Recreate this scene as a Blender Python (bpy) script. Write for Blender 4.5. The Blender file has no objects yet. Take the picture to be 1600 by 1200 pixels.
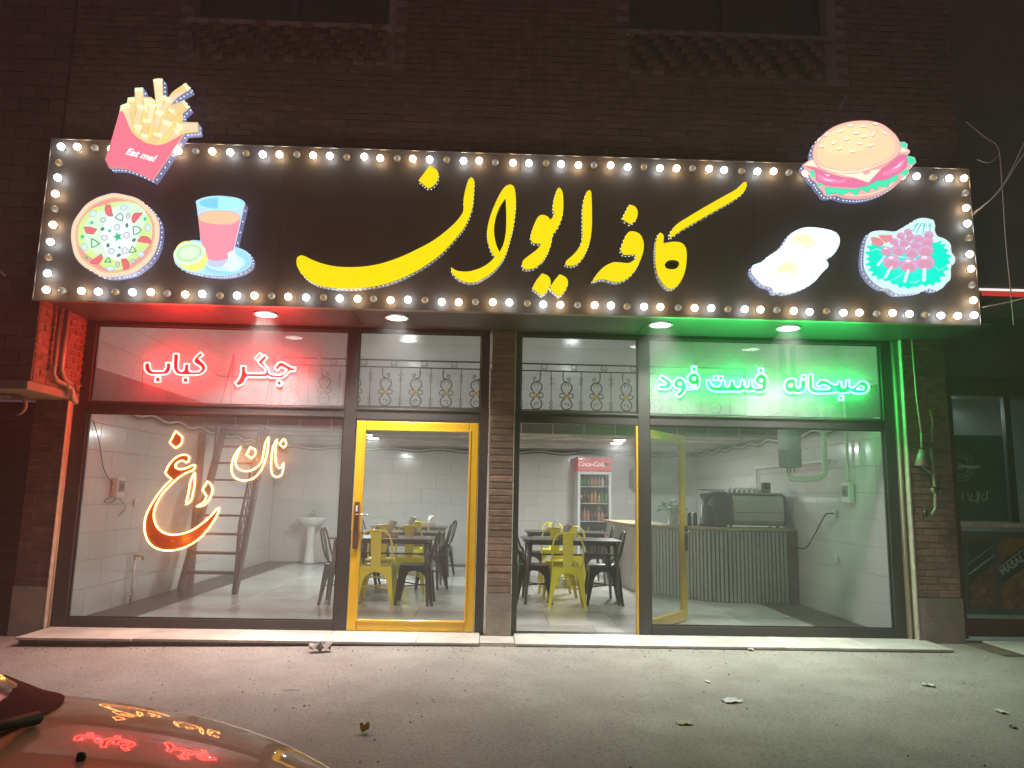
import bpy, bmesh, math, random
from mathutils import Vector, Matrix
from mathutils.geometry import tessellate_polygon
random.seed(7)
S = bpy.context.scene
COL = S.collection
R = math.radians

# ------------------------------------------------------------------ camera, world, exposure
FPX = 1150.0
YAW, PITCH, ROLL = R(1.70), R(8.66), R(1.115)
CAM = Vector((0, -8, 1.5))
cy, sy, cp, sp = math.cos(YAW), math.sin(YAW), math.cos(PITCH), math.sin(PITCH)
CF = Vector((sy * cp, cy * cp, sp)); _r = Vector((cy, -sy, 0)); _u = _r.cross(CF)
CR = _r * math.cos(ROLL) + _u * math.sin(ROLL)
CU = -_r * math.sin(ROLL) + _u * math.cos(ROLL)
cd = bpy.data.cameras.new('camera'); cam = bpy.data.objects.new('camera', cd); COL.objects.link(cam)
cam.matrix_world = Matrix(((CR.x, CU.x, -CF.x, CAM.x), (CR.y, CU.y, -CF.y, CAM.y), (CR.z, CU.z, -CF.z, CAM.z), (0, 0, 0, 1)))
cd.sensor_width = 36; cd.lens = 36 * FPX / 1600; cd.clip_start = 0.05; cd.clip_end = 500
S.camera = cam
W = bpy.data.worlds.new('World'); S.world = W; W.use_nodes = True
bgn = W.node_tree.nodes['Background']; bgn.inputs[0].default_value = (0.105, 0.058, 0.072, 1); bgn.inputs[1].default_value = 1.0
S.view_settings.view_transform = 'Standard'; S.view_settings.look = 'None'
S.view_settings.exposure = 0.0; S.view_settings.gamma = 1; S.view_settings.use_curve_mapping = False
S.render.engine = 'CYCLES'
S.cycles.use_denoising = True; S.cycles.max_bounces = 7; S.cycles.transparent_max_bounces = 16
S.cycles.caustics_reflective = False; S.cycles.caustics_refractive = False
S.cycles.sample_clamp_indirect = 4.0

SOFFIT_W, HALL_W, MEZZ_W = 45.0, 25.0, 36.0      # lamp powers
HAZE = .016
RED_E, GRN_E, ORG_E = 36.0, 26.0, 9.0             # neon strength

# a ray through a pixel of the 1600 x 1200 photograph, cut by a plane of the place
def _ray(x, y): return CF + CR * ((x - 800) / FPX) + CU * ((600 - y) / FPX)
def onY(x, y, Y): d = _ray(x, y); return CAM + d * ((Y - CAM.y) / d.y)
def onX(x, y, X): d = _ray(x, y); return CAM + d * ((X - CAM.x) / d.x)
def onZ(x, y, Z): d = _ray(x, y); return CAM + d * ((Z - CAM.z) / d.z)

# ------------------------------------------------------------------ materials
def mat(name, col, rough=0.6, metal=0.0, var=0.0, scale=6.0, bump=0.0, bscale=60.0, coat=0.0, coatr=.08, emit=None, est=0.0,
        col2=None, spec=0.5, trans=0.0, detail=6.0):
    m = bpy.data.materials.new(name); m.use_nodes = True
    nt = m.node_tree; b = nt.nodes['Principled BSDF']
    b.inputs['Base Color'].default_value = (*col, 1); b.inputs['Roughness'].default_value = rough
    b.inputs['Metallic'].default_value = metal; b.inputs['Specular IOR Level'].default_value = spec
    b.inputs['Coat Weight'].default_value = coat; b.inputs['Coat Roughness'].default_value = coatr
    b.inputs['Transmission Weight'].default_value = trans
    if emit: b.inputs['Emission Color'].default_value = (*emit, 1); b.inputs['Emission Strength'].default_value = est
    tc = nt.nodes.new('ShaderNodeTexCoord')
    if var > 0 or col2:
        oi = nt.nodes.new('ShaderNodeObjectInfo')
        ad = nt.nodes.new('ShaderNodeVectorMath'); ad.operation = 'ADD'
        mu = nt.nodes.new('ShaderNodeMath'); mu.operation = 'MULTIPLY'; mu.inputs[1].default_value = 37
        nt.links.new(oi.outputs['Random'], mu.inputs[0]); nt.links.new(mu.outputs[0], ad.inputs[1]); nt.links.new(tc.outputs['Object'], ad.inputs[0])
        n = nt.nodes.new('ShaderNodeTexNoise'); n.inputs['Scale'].default_value = scale; n.inputs['Detail'].default_value = detail
        nt.links.new(ad.outputs[0], n.inputs['Vector'])
        r = nt.nodes.new('ShaderNodeValToRGB')
        c2 = col2 or tuple(c * (1 + var) for c in col); c1 = col if col2 else tuple(c * (1 - var) for c in col)
        r.color_ramp.elements[0].position = .32; r.color_ramp.elements[1].position = .68
        r.color_ramp.elements[0].color = (*c1, 1); r.color_ramp.elements[1].color = (*c2, 1)
        nt.links.new(n.outputs['Fac'], r.inputs[0])
        hv = nt.nodes.new('ShaderNodeHueSaturation'); mr = nt.nodes.new('ShaderNodeMapRange')
        mr.inputs['To Min'].default_value = 1 - var * .8; mr.inputs['To Max'].default_value = 1 + var * .8
        nt.links.new(oi.outputs['Random'], mr.inputs[0]); nt.links.new(mr.outputs[0], hv.inputs['Value'])
        nt.links.new(r.outputs[0], hv.inputs['Color']); nt.links.new(hv.outputs[0], b.inputs['Base Color'])
        if emit: nt.links.new(hv.outputs[0], b.inputs['Emission Color'])
    if bump > 0:
        n2 = nt.nodes.new('ShaderNodeTexNoise'); n2.inputs['Scale'].default_value = bscale; n2.inputs['Detail'].default_value = 5
        nt.links.new(tc.outputs['Object'], n2.inputs['Vector'])
        bp = nt.nodes.new('ShaderNodeBump'); bp.inputs['Strength'].default_value = bump; bp.inputs['Distance'].default_value = 0.01
        nt.links.new(n2.outputs['Fac'], bp.inputs['Height']); nt.links.new(bp.outputs[0], b.inputs['Normal'])
    return m
def sr(r, g, b):
    f = lambda c: (c / 255 / 12.92) if c / 255 <= .04045 else ((c / 255 + .055) / 1.055) ** 2.4
    return (f(r), f(g), f(b))
def lit(name, rgb, k=1.0, base=0.0):           # a backlit print: emission in the print's own colour
    c = sr(*rgb) if max(rgb) > 1.5 else rgb
    return mat(name, (base, base, base) if base else tuple(x * .25 for x in c), .35, emit=c, est=k)
def glass_mat(name, dust=.05, tint=(.93, .96, .95), rough=.0, ior=1.45):  # dust sets a pale film added to catch the neon halo
    m = bpy.data.materials.new(name); m.use_nodes = True; nt = m.node_tree; nt.nodes.clear()
    o = nt.nodes.new('ShaderNodeOutputMaterial'); t = nt.nodes.new('ShaderNodeBsdfTransparent'); t.inputs[0].default_value = (*tint, 1)
    g = nt.nodes.new('ShaderNodeBsdfGlossy'); g.inputs['Roughness'].default_value = rough
    fr = nt.nodes.new('ShaderNodeFresnel'); ge = nt.nodes.new('ShaderNodeNewGeometry'); im = nt.nodes.new('ShaderNodeMapRange')
    im.inputs[3].default_value = ior; im.inputs[4].default_value = 1 / ior; nt.links.new(ge.outputs['Backfacing'], im.inputs[0]); nt.links.new(im.outputs[0], fr.inputs[0])
    d = nt.nodes.new('ShaderNodeBsdfDiffuse'); d.inputs[0].default_value = (.8, .8, .8, 1)
    tl = nt.nodes.new('ShaderNodeBsdfTranslucent'); tl.inputs[0].default_value = (.8, .8, .8, 1)
    a = nt.nodes.new('ShaderNodeMixShader'); a.inputs[0].default_value = .3
    nt.links.new(d.outputs[0], a.inputs[1]); nt.links.new(tl.outputs[0], a.inputs[2])
    tc = nt.nodes.new('ShaderNodeTexCoord'); n = nt.nodes.new('ShaderNodeTexNoise'); n.inputs['Scale'].default_value = 2.5; n.inputs['Detail'].default_value = 8
    nt.links.new(tc.outputs['Object'], n.inputs['Vector'])
    mr = nt.nodes.new('ShaderNodeMapRange'); mr.inputs[1].default_value = .3; mr.inputs[2].default_value = .7
    mr.inputs[3].default_value = dust * .6; mr.inputs[4].default_value = dust * 1.4; nt.links.new(n.outputs['Fac'], mr.inputs[0])
    b = nt.nodes.new('ShaderNodeMixShader'); nt.links.new(mr.outputs[0], b.inputs[0])
    nt.links.new(t.outputs[0], b.inputs[1]); nt.links.new(a.outputs[0], b.inputs[2])
    c = nt.nodes.new('ShaderNodeMixShader'); nt.links.new(fr.outputs[0], c.inputs[0])
    nt.links.new(b.outputs[0], c.inputs[1]); nt.links.new(g.outputs[0], c.inputs[2]); nt.links.new(c.outputs[0], o.inputs[0])
    return m

M = {}
M['brick'] = mat('fired_brick', (.19, .095, .06), .8, var=.32, scale=14, bump=.5, bscale=90)
M['brick_tan'] = mat('tan_brick', (.26, .165, .11), .8, var=.28, scale=12, bump=.5, bscale=90)
M['brick_up'] = mat('upper_brick', (.19, .105, .08), .85, var=.28, scale=9, bump=.5, bscale=80)
M['block'] = mat('cladding_block', (.15, .075, .06), .7, var=.2, scale=6, bump=.3, bscale=50)
M['mortar'] = mat('mortar', (.46, .40, .33), .95, var=.2, scale=20, bump=.4)
M['mortar_dim'] = mat('old_mortar', (.33, .27, .23), .95, var=.25, scale=8, bump=.4)
M['plaster'] = mat('cement_plaster', (.30, .255, .20), .9, var=.18, scale=5, bump=.5, bscale=40)
M['plaster_grey'] = mat('grey_plaster', (.16, .15, .14), .9, var=.15, scale=3, bump=.3)
M['frame'] = mat('dark_aluminium', (.05, .044, .04), .45, .1, var=.12, scale=3, bump=.03)
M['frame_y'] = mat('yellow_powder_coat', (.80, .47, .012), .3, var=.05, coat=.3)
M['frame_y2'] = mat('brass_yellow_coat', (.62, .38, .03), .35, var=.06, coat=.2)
M['seal'] = mat('pale_sealant', (.52, .47, .38), .8, var=.2, scale=15)
M['tile'] = mat('glazed_wall_tile', (.66, .65, .635), .17, var=.02, scale=1.6, coat=.35, bump=.02, bscale=3)
M['grout'] = mat('tile_grout', (.62, .61, .59), .9)
M['dtile'] = mat('dark_wall_tile', (.085, .075, .065), .3, var=.22, scale=3, coat=.3)
M['ftile'] = mat('marble_floor_tile', (.60, .585, .56), .22, var=.16, scale=2.2, bump=.02, coat=.25)
M['fdark'] = mat('dark_granite_floor', (.05, .042, .038), .4, var=.3, scale=22, coat=.0, spec=.3)
M['step'] = mat('white_marble_step', (.56, .54, .49), .45, var=.18, scale=3.2, bump=.12, bscale=20)
M['step_side'] = mat('step_concrete', (.16, .12, .09), .9, var=.3, scale=10, bump=.6)
M['soffit'] = mat('soffit_panel', (.06, .053, .05), .45, .1, var=.1, scale=2)
M['panel'] = mat('sign_composite', (.22, .175, .15), .5, .0, var=.06, scale=1.2, spec=.4)
M['sign_edge'] = mat('sign_edge_aluminium', (.45, .38, .3), .3, .7)
M['silver'] = mat('letter_return', (.62, .64, .66), .35, .5)
M['silver_b'] = mat('lit_letter_return', (.55, .6, .85), .35, .2, emit=(.42, .5, .95), est=.30)
M['led'] = mat('led_dot', (1, 1, 1), .3, emit=(.9, .95, 1), est=2.2)
M['yellow'] = lit('yellow_lit_acrylic', (255, 228, 8), 1.12)
M['bulb_c'] = mat('cool_bulb', (1, 1, 1), .3, emit=(.80, .93, 1), est=13)
M['bulb_w'] = mat('warm_bulb', (1, 1, 1), .3, emit=(1, .78, .5), est=13)
M['bulb_oc'] = mat('dim_glow_clear_bulb', (.55, .55, .52), .15, emit=(.6, .58, .52), est=.30, coat=1)  # switched-off bulb with a faint glow put into its glass
M['bulb_ow'] = mat('dim_glow_amber_bulb', (.55, .4, .2), .15, emit=(.75, .48, .24), est=.32, coat=1)  # also switched off, weak amber glow put into the material
M['socket'] = mat('bulb_socket', (.25, .22, .2), .5)
M['red_n'] = mat('red_neon', (1, .5, .5), .3, emit=(1, .030, .026), est=RED_E)
M['grn_n'] = mat('green_neon', (.5, 1, .6), .3, emit=(.032, 1, .14), est=GRN_E)
M['org_n'] = mat('amber_neon', (1, .7, .3), .3, emit=(1, .42, .12), est=ORG_E)
M['red_b'] = mat('red_backing', (.05, .0008, .001), .4)
M['grn_b'] = mat('green_backing', (.002, .06, .015), .4)
M['org_b'] = mat('amber_backing', (.13, .032, .001), .4)
M['glass'] = glass_mat('window_glass', .22); M['glass_m'] = glass_mat('halo_film_glass', .075); M['glass_c'] = glass_mat('clean_window_glass', .022)  # added film is strongest on panes behind neon, to carry its halo
M['glass_d'] = glass_mat('door_glass', .02)
M['iron'] = mat('wrought_iron', (.035, .028, .025), .5, .3)
M['gold'] = mat('gilded_leaf', (.62, .45, .08), .4, .2)
M['ladder'] = mat('brown_painted_steel', (.085, .038, .028), .5, var=.2)
M['chair_y'] = mat('yellow_chair_paint', (.80, .70, .025), .28, var=.05, coat=.3)
M['chair_k'] = mat('black_chair_paint', (.012, .011, .011), .35, coat=.15)
M['table'] = mat('dark_table_metal', (.05, .047, .045), .32, coat=.3, var=.1)
M['tissue'] = mat('tissue', (.85, .85, .83), .9, bump=.3)
M['tbox'] = mat('tissue_box', (.42, .30, .30), .5, var=.2)
M['porc'] = mat('porcelain', (.78, .77, .74), .12, coat=.5)
M['white_p'] = mat('white_plastic', (.72, .72, .69), .4)
M['chrome'] = mat('chrome', (.7, .7, .7), .15, 1)
M['steelb'] = mat('brushed_steel', (.45, .47, .42), .32, .8, var=.1, scale=4)
M['black'] = mat('black_plastic', (.02, .02, .02), .35)
M['grey_c'] = mat('grey_heater', (.20, .23, .23), .5, var=.1)
M['slat'] = mat('counter_slat', (.36, .34, .31), .5, var=.12, scale=8)
M['groove'] = mat('counter_groove', (.03, .03, .028), .8)
M['wood'] = mat('counter_wood', (.34, .25, .15), .45, var=.25, scale=9)
M['fr_red'] = mat('fridge_red', (.60, .03, .035), .35, coat=.4, emit=(.55, .03, .035), est=.25)
M['fr_body'] = mat('fridge_body', (.62, .62, .60), .35)
M['fr_in'] = mat('fridge_interior', (.06, .07, .065), .6)
M['white_l'] = mat('white_lettering', (.85, .85, .85), .4, emit=(.8, .8, .8), est=.4)
M['ceil'] = mat('ceiling_panel_pvc', (.50, .48, .46), .3, var=.3, scale=3)
M['hall'] = mat('white_ceiling', (.75, .74, .72), .7)
M['cable'] = mat('black_cable', (.02, .02, .02), .6)
M['wire'] = mat('pale_wire', (.5, .42, .42), .6)
M['pipe'] = mat('cream_pipe', (.55, .42, .30), .5, var=.12)
M['gas'] = mat('painted_gas_pipe', (.34, .31, .25), .5, .2, var=.2)
M['brassy'] = mat('old_brass', (.40, .28, .12), .35, .8)
M['leaf'] = mat('plant_leaf', (.10, .26, .06), .45, var=.3)
M['lamp_w'] = mat('lamp_diffuser', (1, 1, 1), .3, emit=(1, 1, 1), est=14)
M['ground'] = None

# ------------------------------------------------------------------ mesh helpers
class MB:
    def __init__(s): s.v = []; s.f = []; s.sm = []
    def add(s, vs, fs, sm=False):
        o = len(s.v); s.v += [tuple(v) for v in vs]; s.f += [tuple(i + o for i in f) for f in fs]; s.sm += [sm] * len(fs); return s
    def box(s, x0, x1, y0, y1, z0, z1):
        return s.add([(x0, y0, z0), (x1, y0, z0), (x1, y1, z0), (x0, y1, z0), (x0, y0, z1), (x1, y0, z1), (x1, y1, z1), (x0, y1, z1)],
                     [(0, 3, 2, 1), (4, 5, 6, 7), (0, 1, 5, 4), (1, 2, 6, 5), (2, 3, 7, 6), (3, 0, 4, 7)])
    def bar(s, a, b, w, h, up=(0, 0, 1)):
        a = Vector(a); b = Vector(b); d = (b - a).normalized(); u = Vector(up)
        if abs(d.dot(u)) > .98: u = Vector((0, 1, 0))
        x = d.cross(u).normalized() * w / 2; y = x.cross(d).normalized() * h / 2
        vs = [p + q for p in (a, b) for q in (-x - y, x - y, x + y, -x + y)]
        return s.add(vs, [(0, 3, 2, 1), (4, 5, 6, 7), (0, 1, 5, 4), (1, 2, 6, 5), (2, 3, 7, 6), (3, 0, 4, 7)])
    def tube(s, pts, r, n=8, closed=False, caps=True):
        P = [Vector(p) for p in pts]; N = len(P)
        rr = r if isinstance(r, (list, tuple)) else [r] * N
        T = []
        for i in range(N):
            a = P[i - 1] if (i or closed) else P[i]; b = P[(i + 1) % N] if (i < N - 1 or closed) else P[i]
            t = b - a; T.append(t.normalized() if t.length > 1e-9 else Vector((0, 0, 1)))
        u = T[0].orthogonal().normalized(); rings = []
        for i in range(N):
            u = (u - T[i] * u.dot(T[i])); u = u.normalized() if u.length > 1e-6 else T[i].orthogonal().normalized(); w = T[i].cross(u)
            rings.append([P[i] + (u * math.cos(2 * math.pi * k / n) + w * math.sin(2 * math.pi * k / n)) * rr[i] for k in range(n)])
        vs = [v for g in rings for v in g]; fs = []
        for i in range(N if closed else N - 1):
            j = (i + 1) % N
            off = 0
            if closed and j == 0:
                off = min(range(n), key=lambda o: (rings[0][o % n] - rings[i][0]).length)
            for k in range(n): fs.append((i * n + k, i * n + (k + 1) % n, j * n + (k + 1 + off) % n, j * n + (k + off) % n))
        if caps and not closed: fs.append(tuple(range(n - 1, -1, -1))); fs.append(tuple((N - 1) * n + k for k in range(n)))
        return s.add(vs, fs, True)
    def lathe(s, prof, c=(0, 0, 0), n=20, ax='z', a0=0, a1=2 * math.pi):
        vs = []; fs = []; c = Vector(c); m = len(prof)
        for k in range(n):
            a = 2 * math.pi * k / n
            for r, h in prof:
                p = Vector((r * math.cos(a), r * math.sin(a), h))
                if ax == 'y': p = Vector((p.x, p.z, p.y))
                if ax == 'x': p = Vector((p.z, p.x, p.y))
                vs.append(c + p)
        for k in range(n):
            for i in range(m - 1):
                a, b = k * m + i, ((k + 1) % n) * m + i
                fs.append((a, b, b + 1, a + 1))
        return s.add(vs, fs, True)
    def prism(s, loops, back):
        """loops: lists of 3D points (outer first); extruded by vector back"""
        back = Vector(back); flat = [Vector(p) for l in loops for p in l]
        tri = tessellate_polygon([[Vector(p) for p in l] for l in loops]); n = len(flat)
        vs = flat + [p + back for p in flat]; fs = [tuple(t) for t in tri] + [tuple(n + i for i in reversed(t)) for t in tri]
        o = 0
        for l in loops:
            for i in range(len(l)): a = o + i; b = o + (i + 1) % len(l); fs.append((a, b, b + n, a + n))
            o += len(l)
        return s.add(vs, fs)
    def sheet(s, loops):
        flat = [Vector(p) for l in loops for p in l]
        return s.add(flat, [tuple(t) for t in tessellate_polygon([[Vector(p) for p in l] for l in loops])])
    def mesh(s, name, m, fix=True):
        me = bpy.data.meshes.new(name); me.from_pydata(s.v, [], s.f)
        me.polygons.foreach_set('use_smooth', s.sm)
        if m: me.materials.append(m)
        if fix:
            b = bmesh.new(); b.from_mesh(me); bmesh.ops.recalc_face_normals(b, faces=b.faces); b.to_mesh(me); b.free()
        me.update(); return me
    def build(s, name, m, parent=None, loc=None, fix=True):
        return link(name, s.mesh(name, m, fix), parent, loc)
def link(name, data, parent=None, loc=None):
    o = bpy.data.objects.new(name, data); COL.objects.link(o)
    if parent: o.parent = parent
    if loc is not None: o.location = loc
    return o
def tag(o, label=None, cat=None, group=None, kind=None):
    if label: o['label'] = label
    if cat: o['category'] = cat
    if group: o['group'] = group
    if kind: o['kind'] = kind
    return o
def thing(name, label, cat, loc=(0, 0, 0), rz=0, group=None, kind=None):
    o = bpy.data.objects.new(name, None); COL.objects.link(o); o.location = loc; o.rotation_euler = (0, 0, rz)
    o.empty_display_size = .1
    return tag(o, label, cat, group, kind)
def bevel(o, w=.004, seg=1):
    md = o.modifiers.new('bevel', 'BEVEL'); md.width = w; md.segments = seg; md.limit_method = 'ANGLE'; return o
def copy_tree(o, parent=None):
    c = o.copy(); COL.objects.link(c); c.parent = parent
    for ch in [x for x in KIDS.get(o.name, [])]: copy_tree(ch, c)
    return c
KIDS = {}
def index_kids():
    KIDS.clear()
    for x in COL.objects:
        if x.parent: KIDS.setdefault(x.parent.name, []).append(x)
def text_mesh(txt, size, shear=0, ext=.002, bold=0):
    cu = bpy.data.curves.new('lettering', 'FONT'); cu.body = txt; cu.size = size; cu.shear = shear; cu.extrude = ext; cu.offset = bold
    cu.align_x = 'CENTER'; cu.align_y = 'CENTER'
    t = bpy.data.objects.new('lettering_source', cu); COL.objects.link(t); bpy.context.view_layer.update()
    me = bpy.data.meshes.new_from_object(t.evaluated_get(bpy.context.evaluated_depsgraph_get()))
    bpy.data.objects.remove(t); return me
def lettering(name, txt, size, m, parent, loc, rot, shear=0, ext=.002, bold=0):
    me = text_mesh(txt, size, shear, ext, bold); me.materials.clear(); me.materials.append(m)
    o = link(name, me, parent, loc); o.rotation_euler = rot; return o
def smooth(pts, n=4, closed=True, corner=55):
    P = [Vector((p[0], p[1])) for p in pts]; N = len(P); out = []
    def tang(i):
        a = P[(i - 1) % N] if closed or i > 0 else P[i]; b = P[(i + 1) % N] if closed or i < N - 1 else P[i]
        u = P[i] - a; v = b - P[i]
        if u.length > 1e-6 and v.length > 1e-6 and math.degrees(u.angle(v)) > corner: return None
        return (b - a) * .5
    T = [tang(i) for i in range(N)]
    for i in range(N if closed else N - 1):
        p, q = P[i], P[(i + 1) % N]; L = (q - p).length
        t0 = T[i]; t1 = T[(i + 1) % N]
        t0 = (q - p) if t0 is None else (t0.normalized() * L if t0.length else q - p)
        t1 = (q - p) if t1 is None else (t1.normalized() * L if t1.length else q - p)
        for k in range(n):
            t = k / n; t2 = t * t; t3 = t2 * t
            out.append(p * (2 * t3 - 3 * t2 + 1) + t0 * (t3 - 2 * t2 + t) + q * (-2 * t3 + 3 * t2) + t1 * (t3 - t2))
    if not closed: out.append(P[-1])
    return out
def px(pts, scale, ox, oy): return [(ox + x / scale, oy + y / scale) for x, y in pts]
def toY(pts, Y): return [onY(p[0], p[1], Y) for p in pts]
def ell(cx, cy_, rx, ry, n=20, rot=0):
    c, s_ = math.cos(R(rot)), math.sin(R(rot))
    return [(cx + rx * math.cos(2 * math.pi * k / n) * c - ry * math.sin(2 * math.pi * k / n) * s_, cy_ + rx * math.cos(2 * math.pi * k / n) * s_ + ry * math.sin(2 * math.pi * k / n) * c) for k in range(n)]

# ------------------------------------------------------------------ the place: main levels
XL, XR, YB = -4.50, 4.45, 7.75
FL = .07                      # shop floor, step top
ZC, ZF = 2.49, 2.86           # mezzanine underside and deck
ZH = 5.4                      # upper ceiling
YM = 3.66                     # mezzanine front
SOF = 3.30                    # soffit
YS, YW = -1.0, -.88           # signboard face, upper wall face

# ---- ground
def ground_mat():
    m = bpy.data.materials.new('worn_street_asphalt'); m.use_nodes = True; nt = m.node_tree; b = nt.nodes['Principled BSDF']
    tc = nt.nodes.new('ShaderNodeTexCoord')
    def noise(sc, det, lo, hi, c0, c1):
        n = nt.nodes.new('ShaderNodeTexNoise'); n.inputs['Scale'].default_value = sc; n.inputs['Detail'].default_value = det
        nt.links.new(tc.outputs['Object'], n.inputs['Vector']); r = nt.nodes.new('ShaderNodeValToRGB')
        r.color_ramp.elements[0].position = lo; r.color_ramp.elements[1].position = hi
        r.color_ramp.elements[0].color = (*c0, 1); r.color_ramp.elements[1].color = (*c1, 1)
        nt.links.new(n.outputs['Fac'], r.inputs[0]); return n, r
    _, big = noise(.9, 9, .3, .7, (.29, .27, .245), (.37, .35, .32))
    nf, fine = noise(55, 4, .33, .5, (.55, .52, .5), (1.02, 1, 1))
    _, spots = noise(3, 12, .3, .6, (.8, .78, .76), (1, 1, 1))
    ns, grit = noise(220, 2, .3, .7, (.72, .72, .72), (1.15, 1.15, 1.15))
    prev = big.outputs[0]
    for k in (fine, spots, grit):
        x = nt.nodes.new('ShaderNodeMix'); x.data_type = 'RGBA'; x.blend_type = 'MULTIPLY'; x.inputs[0].default_value = .8
        nt.links.new(prev, x.inputs[6]); nt.links.new(k.outputs[0], x.inputs[7]); prev = x.outputs[2]
    nt.links.new(prev, b.inputs['Base Color']); b.inputs['Roughness'].default_value = .85
    bp = nt.nodes.new('ShaderNodeBump'); bp.inputs['Strength'].default_value = .6; bp.inputs['Distance'].default_value = .012
    nt.links.new(nf.outputs['Fac'], bp.inputs['Height']); nt.links.new(bp.outputs[0], b.inputs['Normal'])
    return m
M['ground'] = ground_mat()
g = MB(); nx, ny = 60, 40
def gz(x, y):
    w = min(1, max(0, (y + 6) / 4)); t = min(1, max(0, (x + 4.3) / 4.3)); t = t * t * (3 - 2 * t); c = 1 - .8 * min(1, max(0, (y + 1.6) / .9))
    return (.010 * math.sin(x * 1.3 + .5 * y) * math.cos(y * 1.1) + .005 * math.sin(3.1 * x + 2 * y)) * c - .008 * (1 - w) + w * (.008 + .052 * t)
gx = [-60, -30, -14] + [-9 + 18 * i / nx for i in range(nx + 1)] + [14, 30, 60]
gy = [-60, -30, -14] + [-10 + 9.96 * i / ny for i in range(ny + 1)]
vs = [(x, y, gz(x, y) if -9 <= x <= 9 and y >= -10 else -.02) for y in gy for x in gx]
K = len(gx); fs = [(j * K + i, j * K + i + 1, (j + 1) * K + i + 1, (j + 1) * K + i) for j in range(len(gy) - 1) for i in range(K - 1)]
g.add(vs, fs, True)
tag(g.build('street', M['ground']), 'worn grey brown street surface in front of the cafe', 'street', kind='structure')

# ---- brick field helper: fills a rectangle of a wall with single bricks
def field(u0, u1, v0, v1, bw, bh, joint, cuts=()):
    rows = []; r = 0; v = v0
    while v < v1 - .015:
        h = min(bh, v1 - v) - joint; u = u0 - (bw / 2 if r % 2 else 0)
        while u < u1 - .01:
            a, b = max(u, u0), min(u + bw, u1)
            if b - a > joint * 2 and not any(a < c[1] and b > c[0] and v < c[3] and v + h > c[2] for c in cuts):
                rows.append((a + joint / 2, b - joint / 2, v + joint / 2, v + h + joint / 2))
            u += bw
        v += bh; r += 1
    return rows
_shared = {}
def lay(rects, parent, name, m, axis, pos, thick, jit=.003, limit=300, sort=None, flip=1):
    """axis 'y': pieces on a plane Y=pos facing -Y; 'x': on X=pos facing flip; 'z': on Z=pos facing up"""
    if sort: rects = sorted(rects, key=sort)
    rest = MB()
    for i, (a, b, c, d) in enumerate(rects):
        w, h = b - a, d - c; j = random.uniform(-jit, jit)
        t = thick
        if i < limit:
            key = (name, m.name, round(w, 3), round(h, 3), axis, flip, round(t, 4))
            if key not in _shared:
                mb = MB(); e = min(.004, t * .4)
                q = [(-w / 2, -h / 2), (w / 2, -h / 2), (w / 2, h / 2), (-w / 2, h / 2)]; q2 = [(x * (1 - 2 * e / w), y * (1 - 2 * e / h)) for x, y in q]
                if axis == 'y': f = lambda x, y, n: (x, -n, y)
                elif axis == 'x': f = lambda x, y, n: (n * flip, x, y)
                else: f = lambda x, y, n: (x, y, n)
                vs = [f(x, y, 0) for x, y in q] + [f(x, y, t - e) for x, y in q] + [f(x, y, t) for x, y in q2]
                fs = [(i0 + k, i0 + (k + 1) % 4, i0 + 4 + (k + 1) % 4, i0 + 4 + k) for i0 in (0, 4) for k in range(4)] + [(8, 9, 10, 11)]
                mb.add(vs, fs); _shared[key] = mb.mesh(name, m)
            u, v = (a + b) / 2, (c + d) / 2
            loc = (u, pos - j, v) if axis == 'y' else ((pos + j * flip, u, v) if axis == 'x' else (u, v, pos + j))
            link(name, _shared[key], parent, loc)
        else:
            if axis == 'y': rest.box(a, b, pos - t - j, pos, c, d)
            elif axis == 'x': rest.box(min(pos, pos + (t + j) * flip), max(pos, pos + (t + j) * flip), a, b, c, d)
            else: rest.box(a, b, c, d, pos, pos + t + j)
    if rest.v:
        o = rest.build(name, m, parent); o['kind'] = 'stuff'; o.name = name + '_courses'

# ------------------------------------------------------------------ upper brick wall
up = thing('upper_brick_wall', 'dark brick upper storey wall above the lit signboard', 'wall', kind='structure')
w1 = (-3.19, -1.16, 6.34, 7.4); w2 = (1.38, 3.52, 6.40, 7.4)
mb = MB()
mb.box(XL + .12, w1[0], YW + .012, 0, 3.34, 7.4); mb.box(w1[0], w1[1], YW + .012, 0, 3.34, w1[2]); mb.box(w1[1], w2[0], YW + .012, 0, 3.34, 7.4)
mb.box(w2[0], w2[1], YW + .012, 0, 3.34, w2[2]); mb.box(w2[1], 4.86, YW + .012, 0, 3.34, 7.4)
mb.build('mortar_bed', M['mortar_dim'], up)
dz = [(-3.19, -1.16, 5.90, 6.34), (1.38, 3.50, 5.92, 6.40)]
cuts = [w1, w2] + dz
rc = field(-4.38, 4.86, 4.93, 7.4, .235, .072, .011, cuts)
lay(rc, up, 'brick', M['brick_up'], 'y', YW + .012, .012, .004, 300, sort=lambda r: r[2])
for q in dz:                                    # relief courses under each window: every second brick stands out
    rows = field(q[0], q[1], q[2], q[3], .12, .074, .012)
    r1 = []; r2 = []
    for i, r in enumerate(rows):
        (r1 if (int(round((r[0] - q[0]) / .06)) + int(round((r[2] - q[2]) / .074))) % 4 < 2 else r2).append(r)
    lay(r1, up, 'corbel_brick', M['brick_up'], 'y', YW + .012, .065, .012, 200)
    lay(r2, up, 'brick', M['brick_up'], 'y', YW + .012, .014, .004, 0)
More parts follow.
